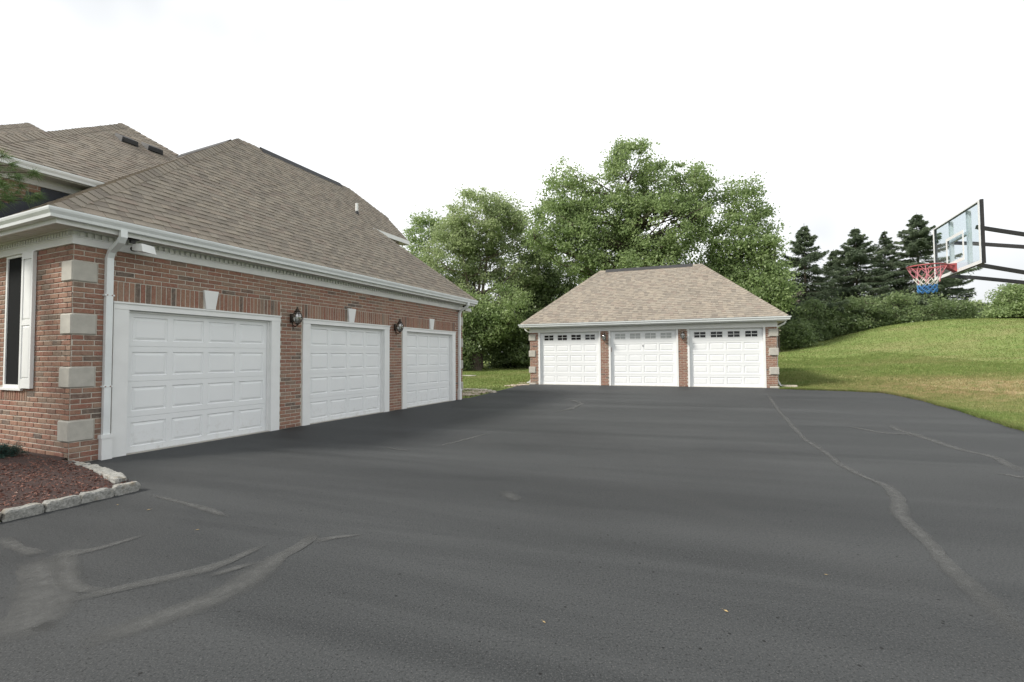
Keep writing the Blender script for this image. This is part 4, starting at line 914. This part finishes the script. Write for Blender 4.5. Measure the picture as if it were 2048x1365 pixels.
# ------------------------------------------------------------------ basketball hoop
def hoop():
    an = math.atan2(1.5, .725); a = np.array([math.cos(an), math.sin(an)]); n = np.array([-a[1], a[0]]); ctr = np.array([6.56, 6.83]); back = 1.75; base = ctr-n*back
    t = empty('basketball_hoop', (base[0], base[1], max(0, gz1(*base))), an, 'basketball hoop with clear backboard, red rim and red-white-blue net', 'basketball hoop')
    zb = -t.location.z; W, z0, z1, y = .815, 2.668+zb, 3.52+zb, back
    p = MB(); p.box((-.075,-.075,-.3),(.075,.075,3.0)); pole = p.build('pole', 'black_steel', t); q = MB(); q.box((-.2,-.2,-.01),(.2,.2,.02)); q.build('base_plate', 'black_steel', t)
    g = MB(); g.box((-W+.02,y-.006,z0+.02),(W-.02,y+.006,z1-.02)); bd = g.build('backboard', 'board_glass', t)
    f = MB()
    for u in (((-W,y-.035,z0),(-W+.022,y-.001,z1)), ((W-.022,y-.035,z0),(W,y-.001,z1)), ((-W+.022,y-.035,z0),(W-.022,y-.008,z0+.022)), ((-W+.022,y-.035,z1-.022),(W-.022,y-.008,z1))): f.box(*u)
    f.build('board_frame', 'black_steel', bd)
    s = MB(); b = .045
    for u in ((-W+.004,-W+.004+b,z0+.004,z1-.004),(W-.004-b,W-.004,z0+.004,z1-.004),(-W+.004+b,W-.004-b,z0+.004,z0+.004+b),(-W+.004+b,W-.004-b,z1-.022,z1-.004)): s.box((u[0],y+.007,u[2]),(u[1],y+.010,u[3]))
    s.build('border_stripe', 'lamp_shade', bd)
    s = MB(); hw, za, zc = .31, z0+.14, z0+.57
    for u in ((-hw,-hw+.045,za,zc),(hw-.045,hw,za,zc),(-hw+.045,hw-.045,za,za+.045),(-hw+.045,hw-.045,zc-.045,zc)): s.box((u[0],y+.007,u[2]),(u[1],y+.010,u[3]))
    s.build('target_square', 'lamp_shade', bd)
    for x in (-.30, .30):
        v = MB(); v.box((x-.03,y-.075,z0+.023),(x+.03,y-.036,z1-.023)); v.build('board_post', 'gutter_paint', t)
    h = MB(); h.box((-.27,y-.072,z0+.50),(.27,y-.038,z0+.55)); h.build('cross_bar', 'gutter_paint', t)
    for zt_, dz in ((z1-.30, -.42), (z0+.03, -.42)):
        for x in (-.50, .50):
            m = MB(); m.rtube([(x,y-.06,zt_),(x*.80,y-.35,zt_+dz*.16),(x*.55,y-.9,zt_+dz*.50),(x*.20,.07,zt_+dz)], .035, .05, (1,0,0)); m.build('arm', 'black_steel', t)
    rz = 2.795+zb; ry = y+.11+.229
    r = MB(); r.tube([(.229*math.cos(k*math.pi/18), ry+.229*math.sin(k*math.pi/18), rz) for k in range(37)], .0095, 8, cap=False); rim = r.build('rim', 'red_steel', t, smooth=True)
    k = MB(); k.hexa([(-.065,y+.011,rz-.115),(.065,y+.011,rz-.115),(.065,y+.011,rz+.012),(-.065,y+.011,rz+.012),(-.05,y+.13,rz-.03),(.05,y+.13,rz-.03),(.05,y+.13,rz+.010),(-.05,y+.13,rz+.010)]); k.build('rim_bracket', 'red_steel', rim)
    st = MB()
    for sx in (-1, 1): st.tube([(sx*.06,y+.04,rz-.02),(sx*.14,y+.16,rz-.005),(sx*.20,ry-.09,rz)], .008, 6)
    st.build('rim_brace', 'red_steel', rim)
    lev = [(0,.229,0),(1,.195,-.09),(2,.155,-.17),(3,.13,-.23),(4,.112,-.28),(5,.112,-.32),(6,.114,-.36),(7,.105,-.395)]
    def cord(mat, l0, l1, nm, rad):
        m = MB()
        for i in range(10):
            for sg in (1, -1):
                pts = []
                for (L, rr, dz) in lev[l0:l1+1]:
                    # two families of cords cross at every level
                    th = 2*math.pi*(i+sg*.5*(L if L % 2 == 0 else L))/10*1.0
                    th = 2*math.pi*(i+.5*sg*((L % 2) if True else 0))/10
                    pts.append((rr*math.cos(th)+random.uniform(-.004, .004), ry+rr*math.sin(th)+random.uniform(-.004, .004), rz+dz))
                m.tube(pts, rad, 4, cap=False)
        m.build(nm, mat, rim)
    cord('net_red', 0, 2, 'net_red_band', .0042); cord('net_white', 2, 4, 'net_white_band', .0048); cord('net_blue', 4, 7, 'net_blue_band', .0075)
    fr = MB()
    for th in (.2, 2.8, 3.6, 5.9): fr.tube([(.225*math.cos(th), ry+.225*math.sin(th), rz-.01),(.215*math.cos(th+.05), ry+.215*math.sin(th+.05), rz-.13),(.205*math.cos(th), ry+.205*math.sin(th), rz-.26)], .006, 4)
    fr.build('loose_cord', 'net_red', rim)
hoop()

# ------------------------------------------------------------------ vegetation
def unitv(v): return v/(np.linalg.norm(v, axis=-1, keepdims=True)+1e-9)
def leaf_quads(rg, cen, size, up=.35, aspect=.62):
    n = len(cen); nr = rg.normal(0, 1, (n, 3)); nr[:, 2] += up*2.2; nr = unitv(nr); a = unitv(np.cross(nr, rg.normal(0, 1, (n, 3)))); b = np.cross(nr, a); s = size[:, None]
    bend = nr*s*.18
    return np.stack([cen-a*s, cen+b*s*aspect-bend, cen+a*s, cen-b*s*aspect-bend], 1).reshape(-1, 3)
def limb(mb, rg, a, b, r0, r1, n=5, wob=.06, sides=5):
    a, b = np.asarray(a, float), np.asarray(b, float); L = np.linalg.norm(b-a); t = np.linspace(0, 1, n)
    p = a[None]+(b-a)[None]*t[:, None]; p[1:-1] += rg.normal(0, wob*L, (n-2, 3))*np.array([1, 1, .4]); mb.tube(p, list(r0+(r1-r0)*t), sides, cap=False); return p
def broadleaf(label, x, y, top, lobes, n_cl, per, leaf=.20, mat='leaf_maple', bark='bark', seed=1, base=None, trunk_r=.28, fork=.35, spread=.85, name='broadleaf_tree', cat='tree', group=None, stems=1):
    """lobes: list of (dx, dy, z, rx, ry, rz) crown ellipsoids; clusters sit mostly near their surface, so gaps stay open"""
    rg = np.random.default_rng(seed); z0 = gz1(x, y) if base is None else base
    if cat == 'tree': n_cl = int(n_cl*1.8); per = int(per*1.12); leaf *= 1.06
    t = empty(name, (x, y, z0-.05), 0, label, cat, group); mb = MB()
    w = np.array([l[3]*l[4]*l[5] for l in lobes])**.8; pick = rg.choice(len(lobes), n_cl, p=w/w.sum()); L = np.array(lobes)[pick]
    d = unitv(rg.normal(0, 1, (n_cl, 3))); rr = rg.uniform(.35, 1.0, n_cl)**.5; cen = L[:, :3]+d*L[:, 3:6]*rr[:, None]; cen[:, 2] = np.maximum(cen[:, 2], .5)
    H = max(l[2]+l[5] for l in lobes); fz = H*fork
    tops = []
    for s in range(stems):
        off = np.array([0, 0]) if stems == 1 else rg.normal(0, trunk_r*1.1, 2); end = np.array([lobes[s % len(lobes)][0]*.5+off[0]*1.3, lobes[s % len(lobes)][1]*.5+off[1]*1.3, H*.80])
        pts = limb(mb, rg, (off[0], off[1], 0), end, trunk_r/(1 if stems == 1 else 1.5), trunk_r*.16, 9, .012, 8); tops.append(pts)
    mb.tube([(0,0,-.3),(0,0,.02),(0,0,.5)], [trunk_r*1.7,trunk_r*1.45,trunk_r*.9], 9, cap=False)
    allp = np.concatenate(tops); allr = np.tile(np.linspace(trunk_r, trunk_r*.16, 9), stems)
    mains = []
    for i in rg.permutation(n_cl)[:max(8, n_cl//6)]:
        c = cen[i]; zt = max(fz*.5, min(c[2]-.35*np.hypot(c[0], c[1])-.4, H*.8)); j = np.argmin(np.abs(allp[:, 2]-zt)); r = allr[j]*.5
        p = limb(mb, rg, allp[j], c, max(r, .03), .018, 6, .05, 5); mains.append(p)
    mp = np.concatenate(mains)
    for i in range(n_cl):
        c = cen[i]; q = mp[np.argmin(((mp-c)**2).sum(1)+2*np.maximum(0, mp[:, 2]-c[2])**2)]; limb(mb, rg, q, c, .028, .008, 4, .07, 3)
    mb.build('trunk', bark, t, recalc=False)
    k = rg.poisson(per, n_cl); idx = np.repeat(np.arange(n_cl), k); m = len(idx); cs = rg.uniform(.55, 1.25, n_cl)*spread
    off = rg.normal(0, 1, (m, 3))*np.array([.5, .5, .30])*cs[idx][:, None]; P = cen[idx]+off; P[:, 2] -= .12*np.hypot(off[:, 0], off[:, 1]); P[:, 2] = np.maximum(P[:, 2], .15)
    sz = rg.uniform(.6, 1.25, m)*leaf*.5; crn = rg.random(n_cl)*.55; rn = np.clip(crn[idx]+rg.random(m)*.45, 0, 1)
    soup('crown', mat, leaf_quads(rg, P, sz), 4, rn, t); return t
def conifer(label, x, y, top, radius, mat='needle_spruce', seed=1, droop=.35, dens=1., base=None, bare=.08, name='spruce_tree', group='conifers behind the lawn bank'):
    rg = np.random.default_rng(seed); z0 = gz1(x, y) if base is None else base; H = top-z0
    t = empty(name, (x, y, z0-.05), 0, label, 'tree', group); mb = MB(); mb.tube([(0,0,-.2),(0,0,H*.5),(rg.normal(0,.05),rg.normal(0,.05),H)], [H*.014,H*.009,.015], 7, cap=False); V, rn = [], []
    z = H*bare
    while z < H*.985:
        f = (z/H-bare)/(1-bare); rad = radius*(1-f)**1.0; nb = int(rg.integers(4, 7))
        for i in range(nb):
            an = rg.uniform(0, 6.283); L = rad*rg.uniform(.45, 1.2)+.06; d = np.array([math.cos(an), math.sin(an), 0]); sd = np.array([-d[1], d[0], 0]); k = 6
            s = np.linspace(0, 1, k); rise = .30*(f > .6)*L; p = d[None]*L*s[:, None]; p[:, 2] = z-droop*L*s**1.3+.25*L*s**3+rise*s; mb.tube(p, list(np.linspace(.035*(1-f)+.008, .005, k)), 3, cap=False)
            m = int((50+140*L)*dens); u = rg.uniform(.12, 1, m)**.75; b = np.stack([np.interp(u, s, p[:, j]) for j in range(3)], -1); lat = rg.normal(0, 1, m)*(.05+.17*L*(1.05-u))
            b += sd[None]*lat[:, None]; b[:, 2] -= np.abs(rg.normal(0, .10, m))+.22*np.abs(lat); ln = rg.uniform(.09, .20, m); tip = unitv(d[None]*rg.uniform(.2, 1, (m, 1))+sd[None]*np.sign(lat)[:, None]*.8+np.array([0, 0, -1.])*rg.uniform(.1, .9, (m, 1))); wv = unitv(np.cross(tip, rg.normal(0, 1, (m, 3))))*(ln*.22)[:, None]
            V.append(np.stack([b-wv, b+wv, b+tip*ln[:, None]*1.5], 1).reshape(-1, 3)); rn.append(np.clip(rg.random()*.5+rg.random(m)*.5, 0, 1))
        z += rg.uniform(.22, .42)*(1.15-f*.55)
    mb.build('trunk', bark_of(name), t, recalc=False); soup('needles', mat, np.concatenate(V), 3, np.concatenate(rn), t); return t
def bark_of(n): return 'bark'
def px(x, y, Y): return atdepth(x, y, Y)
def crown_tree(label, pxc, ptop, Y, lobes_px, n_cl, per, **kw):
    """lobes_px: (x, y, half width, half height) in photo pixels at depth Y, turned into metres"""
    b = px(pxc, 720, Y); x, y = b[0], b[1]; z0 = gz1(x, y); rg = random.Random(pxc); lob = []
    for (lx, ly, hw, hh) in lobes_px:
        c = px(lx, ly, Y); rx, rz = hw*Y/F, hh*Y/F; lob.append((c[0]-x, rg.uniform(-.25, .25)*rx, c[2]-z0, rx, min(rx, 4.0)*.85, rz))
    return broadleaf(label, x, y, 0, lob, n_cl, per, base=z0, **kw)
WOODS = 'broadleaf trees behind the garages'
crown_tree('rounded grey-green broadleaf tree between house and detached garage', 955, 378, 45, [(962,450,76,74),(1010,455,52,60),(915,480,46,60),(905,530,60,80),(1035,510,64,90),(965,590,105,70),(930,650,80,60)], 420, 80, mat='leaf_grey', bark='pale_bark', seed=11, leaf=.22, trunk_r=.36, stems=4, fork=.25, group=WOODS)
crown_tree('slim pale broadleaf tree just beyond the house roof end', 862, 420, 47, [(850,465,34,42),(838,540,40,60),(880,600,60,70)], 130, 70, mat='leaf_maple', seed=12, leaf=.23, trunk_r=.22, group=WOODS)
crown_tree('tallest broad maple rising behind the detached garage roof', 1258, 275, 40, [(1255,345,52,68),(1150,375,66,62),(1340,375,72,62),(1205,440,90,66),(1320,460,100,70),(1405,390,42,72),(1100,450,50,60),(1150,490,70,60),(1270,540,130,60)], 560, 72, mat='leaf_maple', seed=13, leaf=.22, trunk_r=.46, fork=.25, group=WOODS)
crown_tree('open airy maple beside the tall one, over the garage hip', 1482, 352, 39, [(1480,410,38,58),(1520,445,25,40),(1460,490,55,60),(1500,550,60,60),(1440,560,60,50)], 215, 62, mat='leaf_maple', seed=14, leaf=.22, trunk_r=.24, group=WOODS)
crown_tree('low leafy maple at the lawn end of the detached garage', 1555, 470, 37, [(1545,515,28,45),(1545,580,30,50),(1510,600,45,60)], 105, 80, mat='leaf_maple', seed=15, leaf=.22, trunk_r=.16, group=WOODS)
crown_tree('dark dense tree filling the gap behind the garage eave', 1075, 480, 48, [(1075,540,50,60),(1060,610,65,70),(1100,600,50,60)], 170, 85, mat='leaf_dark', seed=16, leaf=.24, trunk_r=.3, group=WOODS)
crown_tree('thick trunked dark tree at the edge of the wood', 948, 560, 42, [(930,620,50,45),(975,645,55,45),(1010,610,45,45)], 130, 75, mat='leaf_maple', seed=17, leaf=.21, trunk_r=.55, fork=.5, group=WOODS)
US = 'understorey bushes at the edge of the wood'
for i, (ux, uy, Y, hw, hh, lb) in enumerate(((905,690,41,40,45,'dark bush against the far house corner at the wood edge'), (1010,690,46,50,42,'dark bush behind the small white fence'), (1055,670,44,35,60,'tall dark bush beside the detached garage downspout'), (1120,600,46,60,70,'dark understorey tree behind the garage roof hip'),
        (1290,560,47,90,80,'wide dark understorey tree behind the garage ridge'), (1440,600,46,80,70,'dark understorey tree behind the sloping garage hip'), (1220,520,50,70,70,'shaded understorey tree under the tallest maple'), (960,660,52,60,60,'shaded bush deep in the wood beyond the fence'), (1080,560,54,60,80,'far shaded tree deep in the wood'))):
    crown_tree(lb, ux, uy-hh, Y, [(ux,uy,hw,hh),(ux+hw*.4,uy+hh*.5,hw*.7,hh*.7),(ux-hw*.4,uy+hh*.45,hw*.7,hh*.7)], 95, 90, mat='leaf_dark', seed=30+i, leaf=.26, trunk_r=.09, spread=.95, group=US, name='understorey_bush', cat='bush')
# conifers and shrubs along the bank
for i, (cx, cy, Y, hw, mt, lb, dn) in enumerate(((1607,446,45,127,'needle_spruce','dark pointed spruce at the detached garage end of the row',1.), (1667,498,52,79,'needle_spruce','shorter dark spruce set back between two taller ones',1.), (1710,453,48,127,'needle_spruce','dense dark spruce in the middle of the row',1.25), (1768,460,51,100,'needle_pale','thin pale conifer with gaps showing sky',.6), (1833,424,47,144,'needle_spruce','tallest broad dark spruce behind the basketball net',1.25), (1885,520,50,103,'needle_spruce','low dark spruce behind the backboard',1.))):
    p = px(cx, cy, Y); conifer(lb, p[0], p[1], p[2], hw*Y/F, mat=mt, seed=50+i, dens=dn)
SH = 'shrubs along the top of the lawn bank'
SHR = (('olive shrub touching the spruce by the garage', 1625,640,41,38,40), ('rounded green shrub below the short spruce', 1680,635,42,40,42), ('broad dark shrub below the middle spruce', 1735,628,42,48,42), ('broad dark shrub below the thin conifer', 1790,625,42,42,40), ('dark shrub under the basketball net', 1845,625,43,42,38), ('low shrub at the end of the spruce row', 1900,625,44,36,26), ('small dark shrub against the cream house', 1590,665,38,24,24), ('pale feathery shrub beyond the spruce row', 1940,628,60,30,24), ('small pale shrub on the crest of the bank', 1978,632,70,24,20))
for i, (lb, ux, uy, Y, hw, hh) in enumerate(SHR):
    crown_tree(lb, ux, uy-hh, Y, [(ux,uy,hw,hh),(ux+hw*.5,uy+hh*.5,hw*.7,hh*.6),(ux-hw*.5,uy+hh*.45,hw*.7,hh*.6)], 90, 85, mat='leaf_dark' if i not in (7, 8) else 'leaf_grey', seed=70+i, leaf=.19, trunk_r=.05, spread=.7, group=SH, name='shrub', cat='shrub')
crown_tree('leafy tree at the crest right of the backboard arms', 2050, 560, 36, [(2055,600,50,40),(2020,625,30,25),(2075,640,40,30)], 150, 80, mat='leaf_maple', seed=90, leaf=.17, trunk_r=.14, spread=.7)
crown_tree('distant pale tree beyond the bank under the backboard', 1990, 600, 85, [(1990,625,22,18),(1965,632,18,12),(1935,622,30,18)], 80, 60, mat='leaf_grey', seed=91, leaf=.3, trunk_r=.15)
# far wood closing the view behind the trees
def woodland():
    rg = np.random.default_rng(3); n = 900; xs = rg.uniform(-42, 48, n); ys = rg.uniform(58, 74, n); hmax = 7+2.5*np.sin(xs*.35)+1.8*np.sin(xs*.83+1); zs = rg.uniform(.3, 1, n)*hmax; keep = (xs < 32)
    c = np.stack([xs, ys, zs+.8], -1)[keep]; idx = np.repeat(np.arange(len(c)), 42); P = c[idx]+rg.normal(0, 1, (len(idx), 3))*np.array([.9, .7, .7]); P[:, 2] = np.maximum(P[:, 2], .3)
    o = soup('woodland', 'leaf_dark', leaf_quads(rg, P, rg.uniform(.16, .30, len(P))), 4, rg.random(len(P)), None); tag(o, 'far dark wood closing the view behind the trees', 'wood', kind='stuff')
woodland()
# pine whose branch reaches in over the low roof
def pine():
    rg = np.random.default_rng(21); x, y = -9.6, 5.4; t = empty('pine_tree', (x, y, .1), 0, 'soft long-needled pine branch in front of the upper brick wall', 'tree'); mb = MB(); mb.tube([(0,0,-.2),(.05,.02,2.4),(.08,0,4.4)], [.13,.10,.03], 9, cap=False)
    V, rn = [], []
    def tuft(c, d, n=60, L=.13):
        dd = unitv(d[None]*.8+rg.normal(0, .55, (n, 3))); b = c[None]+rg.normal(0, .02, (n, 3)); ln = rg.uniform(.6, 1.15, n)*L; w = unitv(np.cross(dd, rg.normal(0, 1, (n, 3))))*.0035; e = b+dd*ln[:, None]; e[:, 2] -= .02
        V.append(np.stack([b-w, b+w, e], 1).reshape(-1, 3)); rn.append(np.clip(rg.random()*.4+rg.random(n)*.6, 0, 1))
    org = np.array([x, y, .1])
    tips = [atdepth(40,372,7.2), atdepth(64,345,7.25), atdepth(18,400,7.0), atdepth(50,400,7.1), atdepth(22,330,7.2), atdepth(72,392,7.3), atdepth(5,372,6.9), atdepth(30,355,7.3), atdepth(8,312,7.1)]
    for tp in tips:
        e = tp-org; s = np.array([.05, .02, 3.1+rg.uniform(-.4, .5)]); p = limb(mb, rg, s, e, .035, .008, 7, .03, 5); d = unitv(p[-1]-p[-3])
        for q in np.linspace(.35, 1, 22):
            c = s+(e-s)*q+rg.normal(0, .05, 3); sd = rg.normal(0, .6, 3); tuft(c, unitv(d*.7+sd), 34)
        tuft(e, d, 70, .15)
    for k in range(85):
        an = rg.uniform(2.0, 5.4); zz = rg.uniform(1.4, 4.1); L = rg.uniform(.7, 1.5)*(1.15-zz/7.5); e = np.array([math.cos(an)*L, math.sin(an)*L, zz+.15]); s = np.array([.05, 0, zz]); p = limb(mb, rg, s, e, .022, .006, 5, .03, 4)
        for q in np.linspace(.15, 1, 11): tuft(s+(e-s)*q+rg.normal(0, .03, 3), unitv(e-s+rg.normal(0, .5, 3)), 34)
    mb.build('trunk', 'bark', t, recalc=False); soup('needles', 'needle_pine', np.concatenate(V), 3, np.concatenate(rn), t)
pine()
# low blue-green shrub in the mulch
def dwarf_shrub():
    rg = np.random.default_rng(8); c = w2m(ground_hit(-4, 915, .12)); w = m2w((c[0], c[1], 0)); t = empty('dwarf_spruce', (w[0], w[1], .12), 0, 'low blue-green dwarf conifer in the mulch bed', 'shrub'); mb = MB(); V, rn = [], []
    for i in range(150):
        an, el = rg.uniform(0, 6.283), rg.uniform(.08, 1.5); L = rg.uniform(.20, .34)*(1 if el < 1 else .75); d = np.array([math.cos(an)*math.cos(el), math.sin(an)*math.cos(el), math.sin(el)*.72]); mb.tube([(0,0,.0), tuple(d*L)], [.006,.002], 3, cap=False)
        n = 46; u = rg.uniform(.35, 1, n); b = d[None]*L*u[:, None]+rg.normal(0, .012, (n, 3)); dd = unitv(d[None]+rg.normal(0, .7, (n, 3))); wv = unitv(np.cross(dd, rg.normal(0, 1, (n, 3))))*.003; V.append(np.stack([b-wv, b+wv, b+dd*rg.uniform(.02, .04, (n, 1))], 1).reshape(-1, 3)); rn.append(rg.random(n))
    mb.build('stem', 'bark', t, recalc=False); soup('needles', 'needle_blue', np.concatenate(V), 3, np.concatenate(rn), t)
dwarf_shrub()
# grass blades on the lawn: thick near the asphalt, thinning with distance
def grass():
    rg = np.random.default_rng(4); Vs, Rn = [], []
    for (x0, x1, y0, y1, n, h, w) in ((6.6,15,4,19.5,190000,.050,.0065), (10,24,14,30,90000,.065,.012), (12,38,18,42,80000,.08,.022), (-9,3,16,46,60000,.075,.017)):
        x, y = rg.uniform(x0, x1, n), rg.uniform(y0, y1, n); sd = drive_sd(x, y); k = sd > .015
        q = np.stack([x, y], -1); l = (q-M0[:2])@np.stack([MX[:2], MY[:2]], -1); k &= ~((l[:, 0] < WX+.1) & (l[:, 1] > -.1)); l = (q-D0[:2])@np.stack([DX[:2], DY[:2]], -1); k &= ~((l[:, 0] > -.15) & (l[:, 0] < DW+.15) & (l[:, 1] > -.1) & (l[:, 1] < DD))
        x, y, sd = x[k], y[k], sd[k]; z = lawn_z(x, y); m = len(x); b = np.stack([x, y, z-.005], -1); an = rg.uniform(0, 6.283, m); sv = np.stack([np.cos(an), np.sin(an), np.zeros(m)], -1)*w*rg.uniform(.6, 1.3, (m, 1)); hh = h*rg.uniform(.45, 1.2, m)*np.where(sd < .2, 1.25, 1); tip = b+np.stack([rg.normal(0, .35, m)*hh, rg.normal(0, .35, m)*hh, hh], -1)
        Vs.append(np.stack([b-sv, b+sv, tip], 1).reshape(-1, 3)); Rn.append(rg.random(m))
    E = np.array(EDGE+[(8.2, 5.6)])[::1]; seg = np.hypot(*np.diff(E, axis=0).T); cum = np.concatenate([[0], np.cumsum(seg)]); n = 26000; u = rg.uniform(0, cum[-1], n); ph = np.sin(u*3.1)*.02+np.sin(u*7.7+1)*.015
    x = np.interp(u, cum, E[:, 0])+rg.normal(0, .05, n); y = np.interp(u, cum, E[:, 1])+rg.normal(0, .05, n); sd = drive_sd(x, y); k = sd > -.045-ph; x, y = x[k], y[k]; m = len(x); b = np.stack([x, y, drive_z(x, y)-.004], -1)
    an = rg.uniform(0, 6.283, m); sv = np.stack([np.cos(an), np.sin(an), np.zeros(m)], -1)*.006; hh = rg.uniform(.03, .10, m); tip = b+np.stack([rg.normal(-.25, .5, m)*hh, rg.normal(-.15, .5, m)*hh, hh], -1)
    Vs.append(np.stack([b-sv, b+sv, tip], 1).reshape(-1, 3)); Rn.append(rg.random(m)*.9+.1)
    o = soup('grass', 'grass_blade', np.concatenate(Vs), 3, np.concatenate(Rn)); tag(o, 'short mown grass of the lawn, dry in patches', 'grass', kind='stuff')
grass()

# ------------------------------------------------------------------ small things
def far_house():
    c = px(1588, 690, 54); t = empty('cream_house', (c[0], c[1], gz1(c[0], c[1])-.3), R(-8), 'cream sided house glimpsed behind the spruce row', 'house'); m = MB(); m.box((-4.2,0,0),(2.6,7,4.6)); m.build('wall', 'cream_siding', t)
    r = MB(); r.add([(-4.6,-.4,4.55),(3,-.4,4.55),(3,3.5,6.6),(-4.6,3.5,6.6),(-4.6,7.4,4.55),(3,7.4,4.55)], [(0,1,2,3),(3,2,5,4),(0,3,4),(1,5,2)]); r.build('roof', 'far_roof', t)
    for x in (-2.4, .6):
        w = MB(); w.box((x-.55,-.05,1.3),(x+.55,-.01,2.7)); f = w.build('window', 'white_trim', t); g = MB(); g.box((x-.45,-.07,1.4),(x+.45,-.051,2.6)); g.build('pane', 'dark_window', f)
far_house()
def picket_fence():
    a, b = px(978, 733, 47), px(1046, 733, 47); z = gz1(a[0], a[1]); L = float(np.linalg.norm((b-a)[:2])); t = empty('picket_fence', (a[0], a[1], z), math.atan2(b[1]-a[1], b[0]-a[0]), 'short white picket fence in front of the dark wood', 'fence'); n = 17
    r = MB(); r.box((0,0,.12),(L,.03,.16)); r.build('rail', 'white_trim', t); r = MB(); r.box((0,0,.38),(L,.03,.42)); r.build('rail', 'white_trim', t)
    m = MB(); m.hexa([(-.03,-.02,-.05),(.03,-.02,-.05),(.03,-.001,-.05),(-.03,-.001,-.05),(-.012,-.02,.52),(.012,-.02,.52),(.012,-.001,.52),(-.012,-.001,.52)]); p0 = m.build('picket', 'white_trim', t); p0.location.x = .04
    for i in range(1, n): q = p0.copy(); C.objects.link(q); q.location.x = .04+(L-.08)*i/(n-1)
picket_fence()
def stones(name, label, cat, pts, mats, seed, h):
    w0 = ground_hit(*pts[0][:2]); t = empty(name, (w0[0], w0[1], 0), 0, label, cat); rg = random.Random(seed)
    for i, (x, y, sx, sy) in enumerate(pts):
        P = ground_hit(x, y); m = rock_mesh(sx, sy, h*rg.uniform(.8, 1.2), seed+i, .08); m.materials.append(MAT[mats]); o = bpy.data.objects.new('stone', m); C.objects.link(o); o.parent = t
        z = gz1(P[0], P[1]); o.location = (P[0]-w0[0], P[1]-w0[1], z+h*.12); o.rotation_euler = (0, 0, rg.uniform(-.5, .5))
stones('flagstone_path', 'pinkish flagstone path rounding the far house corner', 'path', [(936,792,.5,.42), (948,790,.45,.4), (958,787,.5,.42), (938,786,.5,.42), (968,785,.4,.4), (952,784,.45,.4), (931,789,.45,.4)], 'flagstone', 300, .05)
stones('stone_border', 'row of pale rounded rocks edging the flagstone path', 'border', [(928,781,.26,.2), (936,781,.24,.2), (944,781.5,.25,.2), (952,782,.23,.2), (960,782.5,.25,.2), (968,783,.24,.2), (976,784,.26,.22), (984,785.5,.28,.22)], 'pale_rock', 320, .13)
stones('flagstone_step', 'pale pink flagstones beside the detached garage corner', 'path', [(1056,769.5,.6,.5), (1044,770.5,.6,.5), (1032,771.5,.55,.45), (1050,767.5,.6,.5), (1022,773,.5,.4)], 'flagstone', 340, .05)
stones('paving_slab', 'single flat grey slab lying on the lawn behind the house', 'slab', [(936,752,1.1,.7)], 'concrete_slab', 360, .09)
def splash():
    p = d2w((DW+.42, .36, 0)); m = MB(); m.box((-.22,-.1,-.03),(.3,.1,.04)); m.box((-.22,-.1,.041),(.3,-.07,.075)); m.box((-.22,.07,.041),(.3,.1,.075))
    o = m.build('splash_block', 'pale_rock'); o.location = (p[0], p[1], gz1(p[0], p[1])+.02); o.rotation_euler = (0, 0, A2); tag(o, 'small pale splash block under the detached garage downspout', 'splash block')
splash()

simple('dry_leaf', (.34, .25, .12), .8, var=.3, scale=60)
def fallen_leaves():
    rg = random.Random(9)
    for i, (x, y) in enumerate(((1452,1224),(1652,1151),(235,1011),(297,1021),(395,1061),(1088,1246))):
        P = ground_hit(x, y); m = MB(); L = rg.uniform(.011, .020); w = L*.5; b = L*.22
        m.add([(-L,0,0),(0,-w,b),(L,0,.003),(0,w,b*.8),(0,0,0)], [(0,1,4),(1,2,4),(2,3,4),(3,0,4)]); m.add([(L,0,.003),(L*1.5,.002,.006),(L*1.5,-.002,.006)], [(0,1,2)])
        o = m.build('fallen_leaf', 'dry_leaf', recalc=False); o.location = (P[0], P[1], float(drive_z(P[0], P[1]))+.004); o.rotation_euler = (0, 0, rg.uniform(0, 6.28)); tag(o, 'tiny dry curled leaf lying on the asphalt', 'leaf', 'fallen leaves on the driveway')
fallen_leaves()
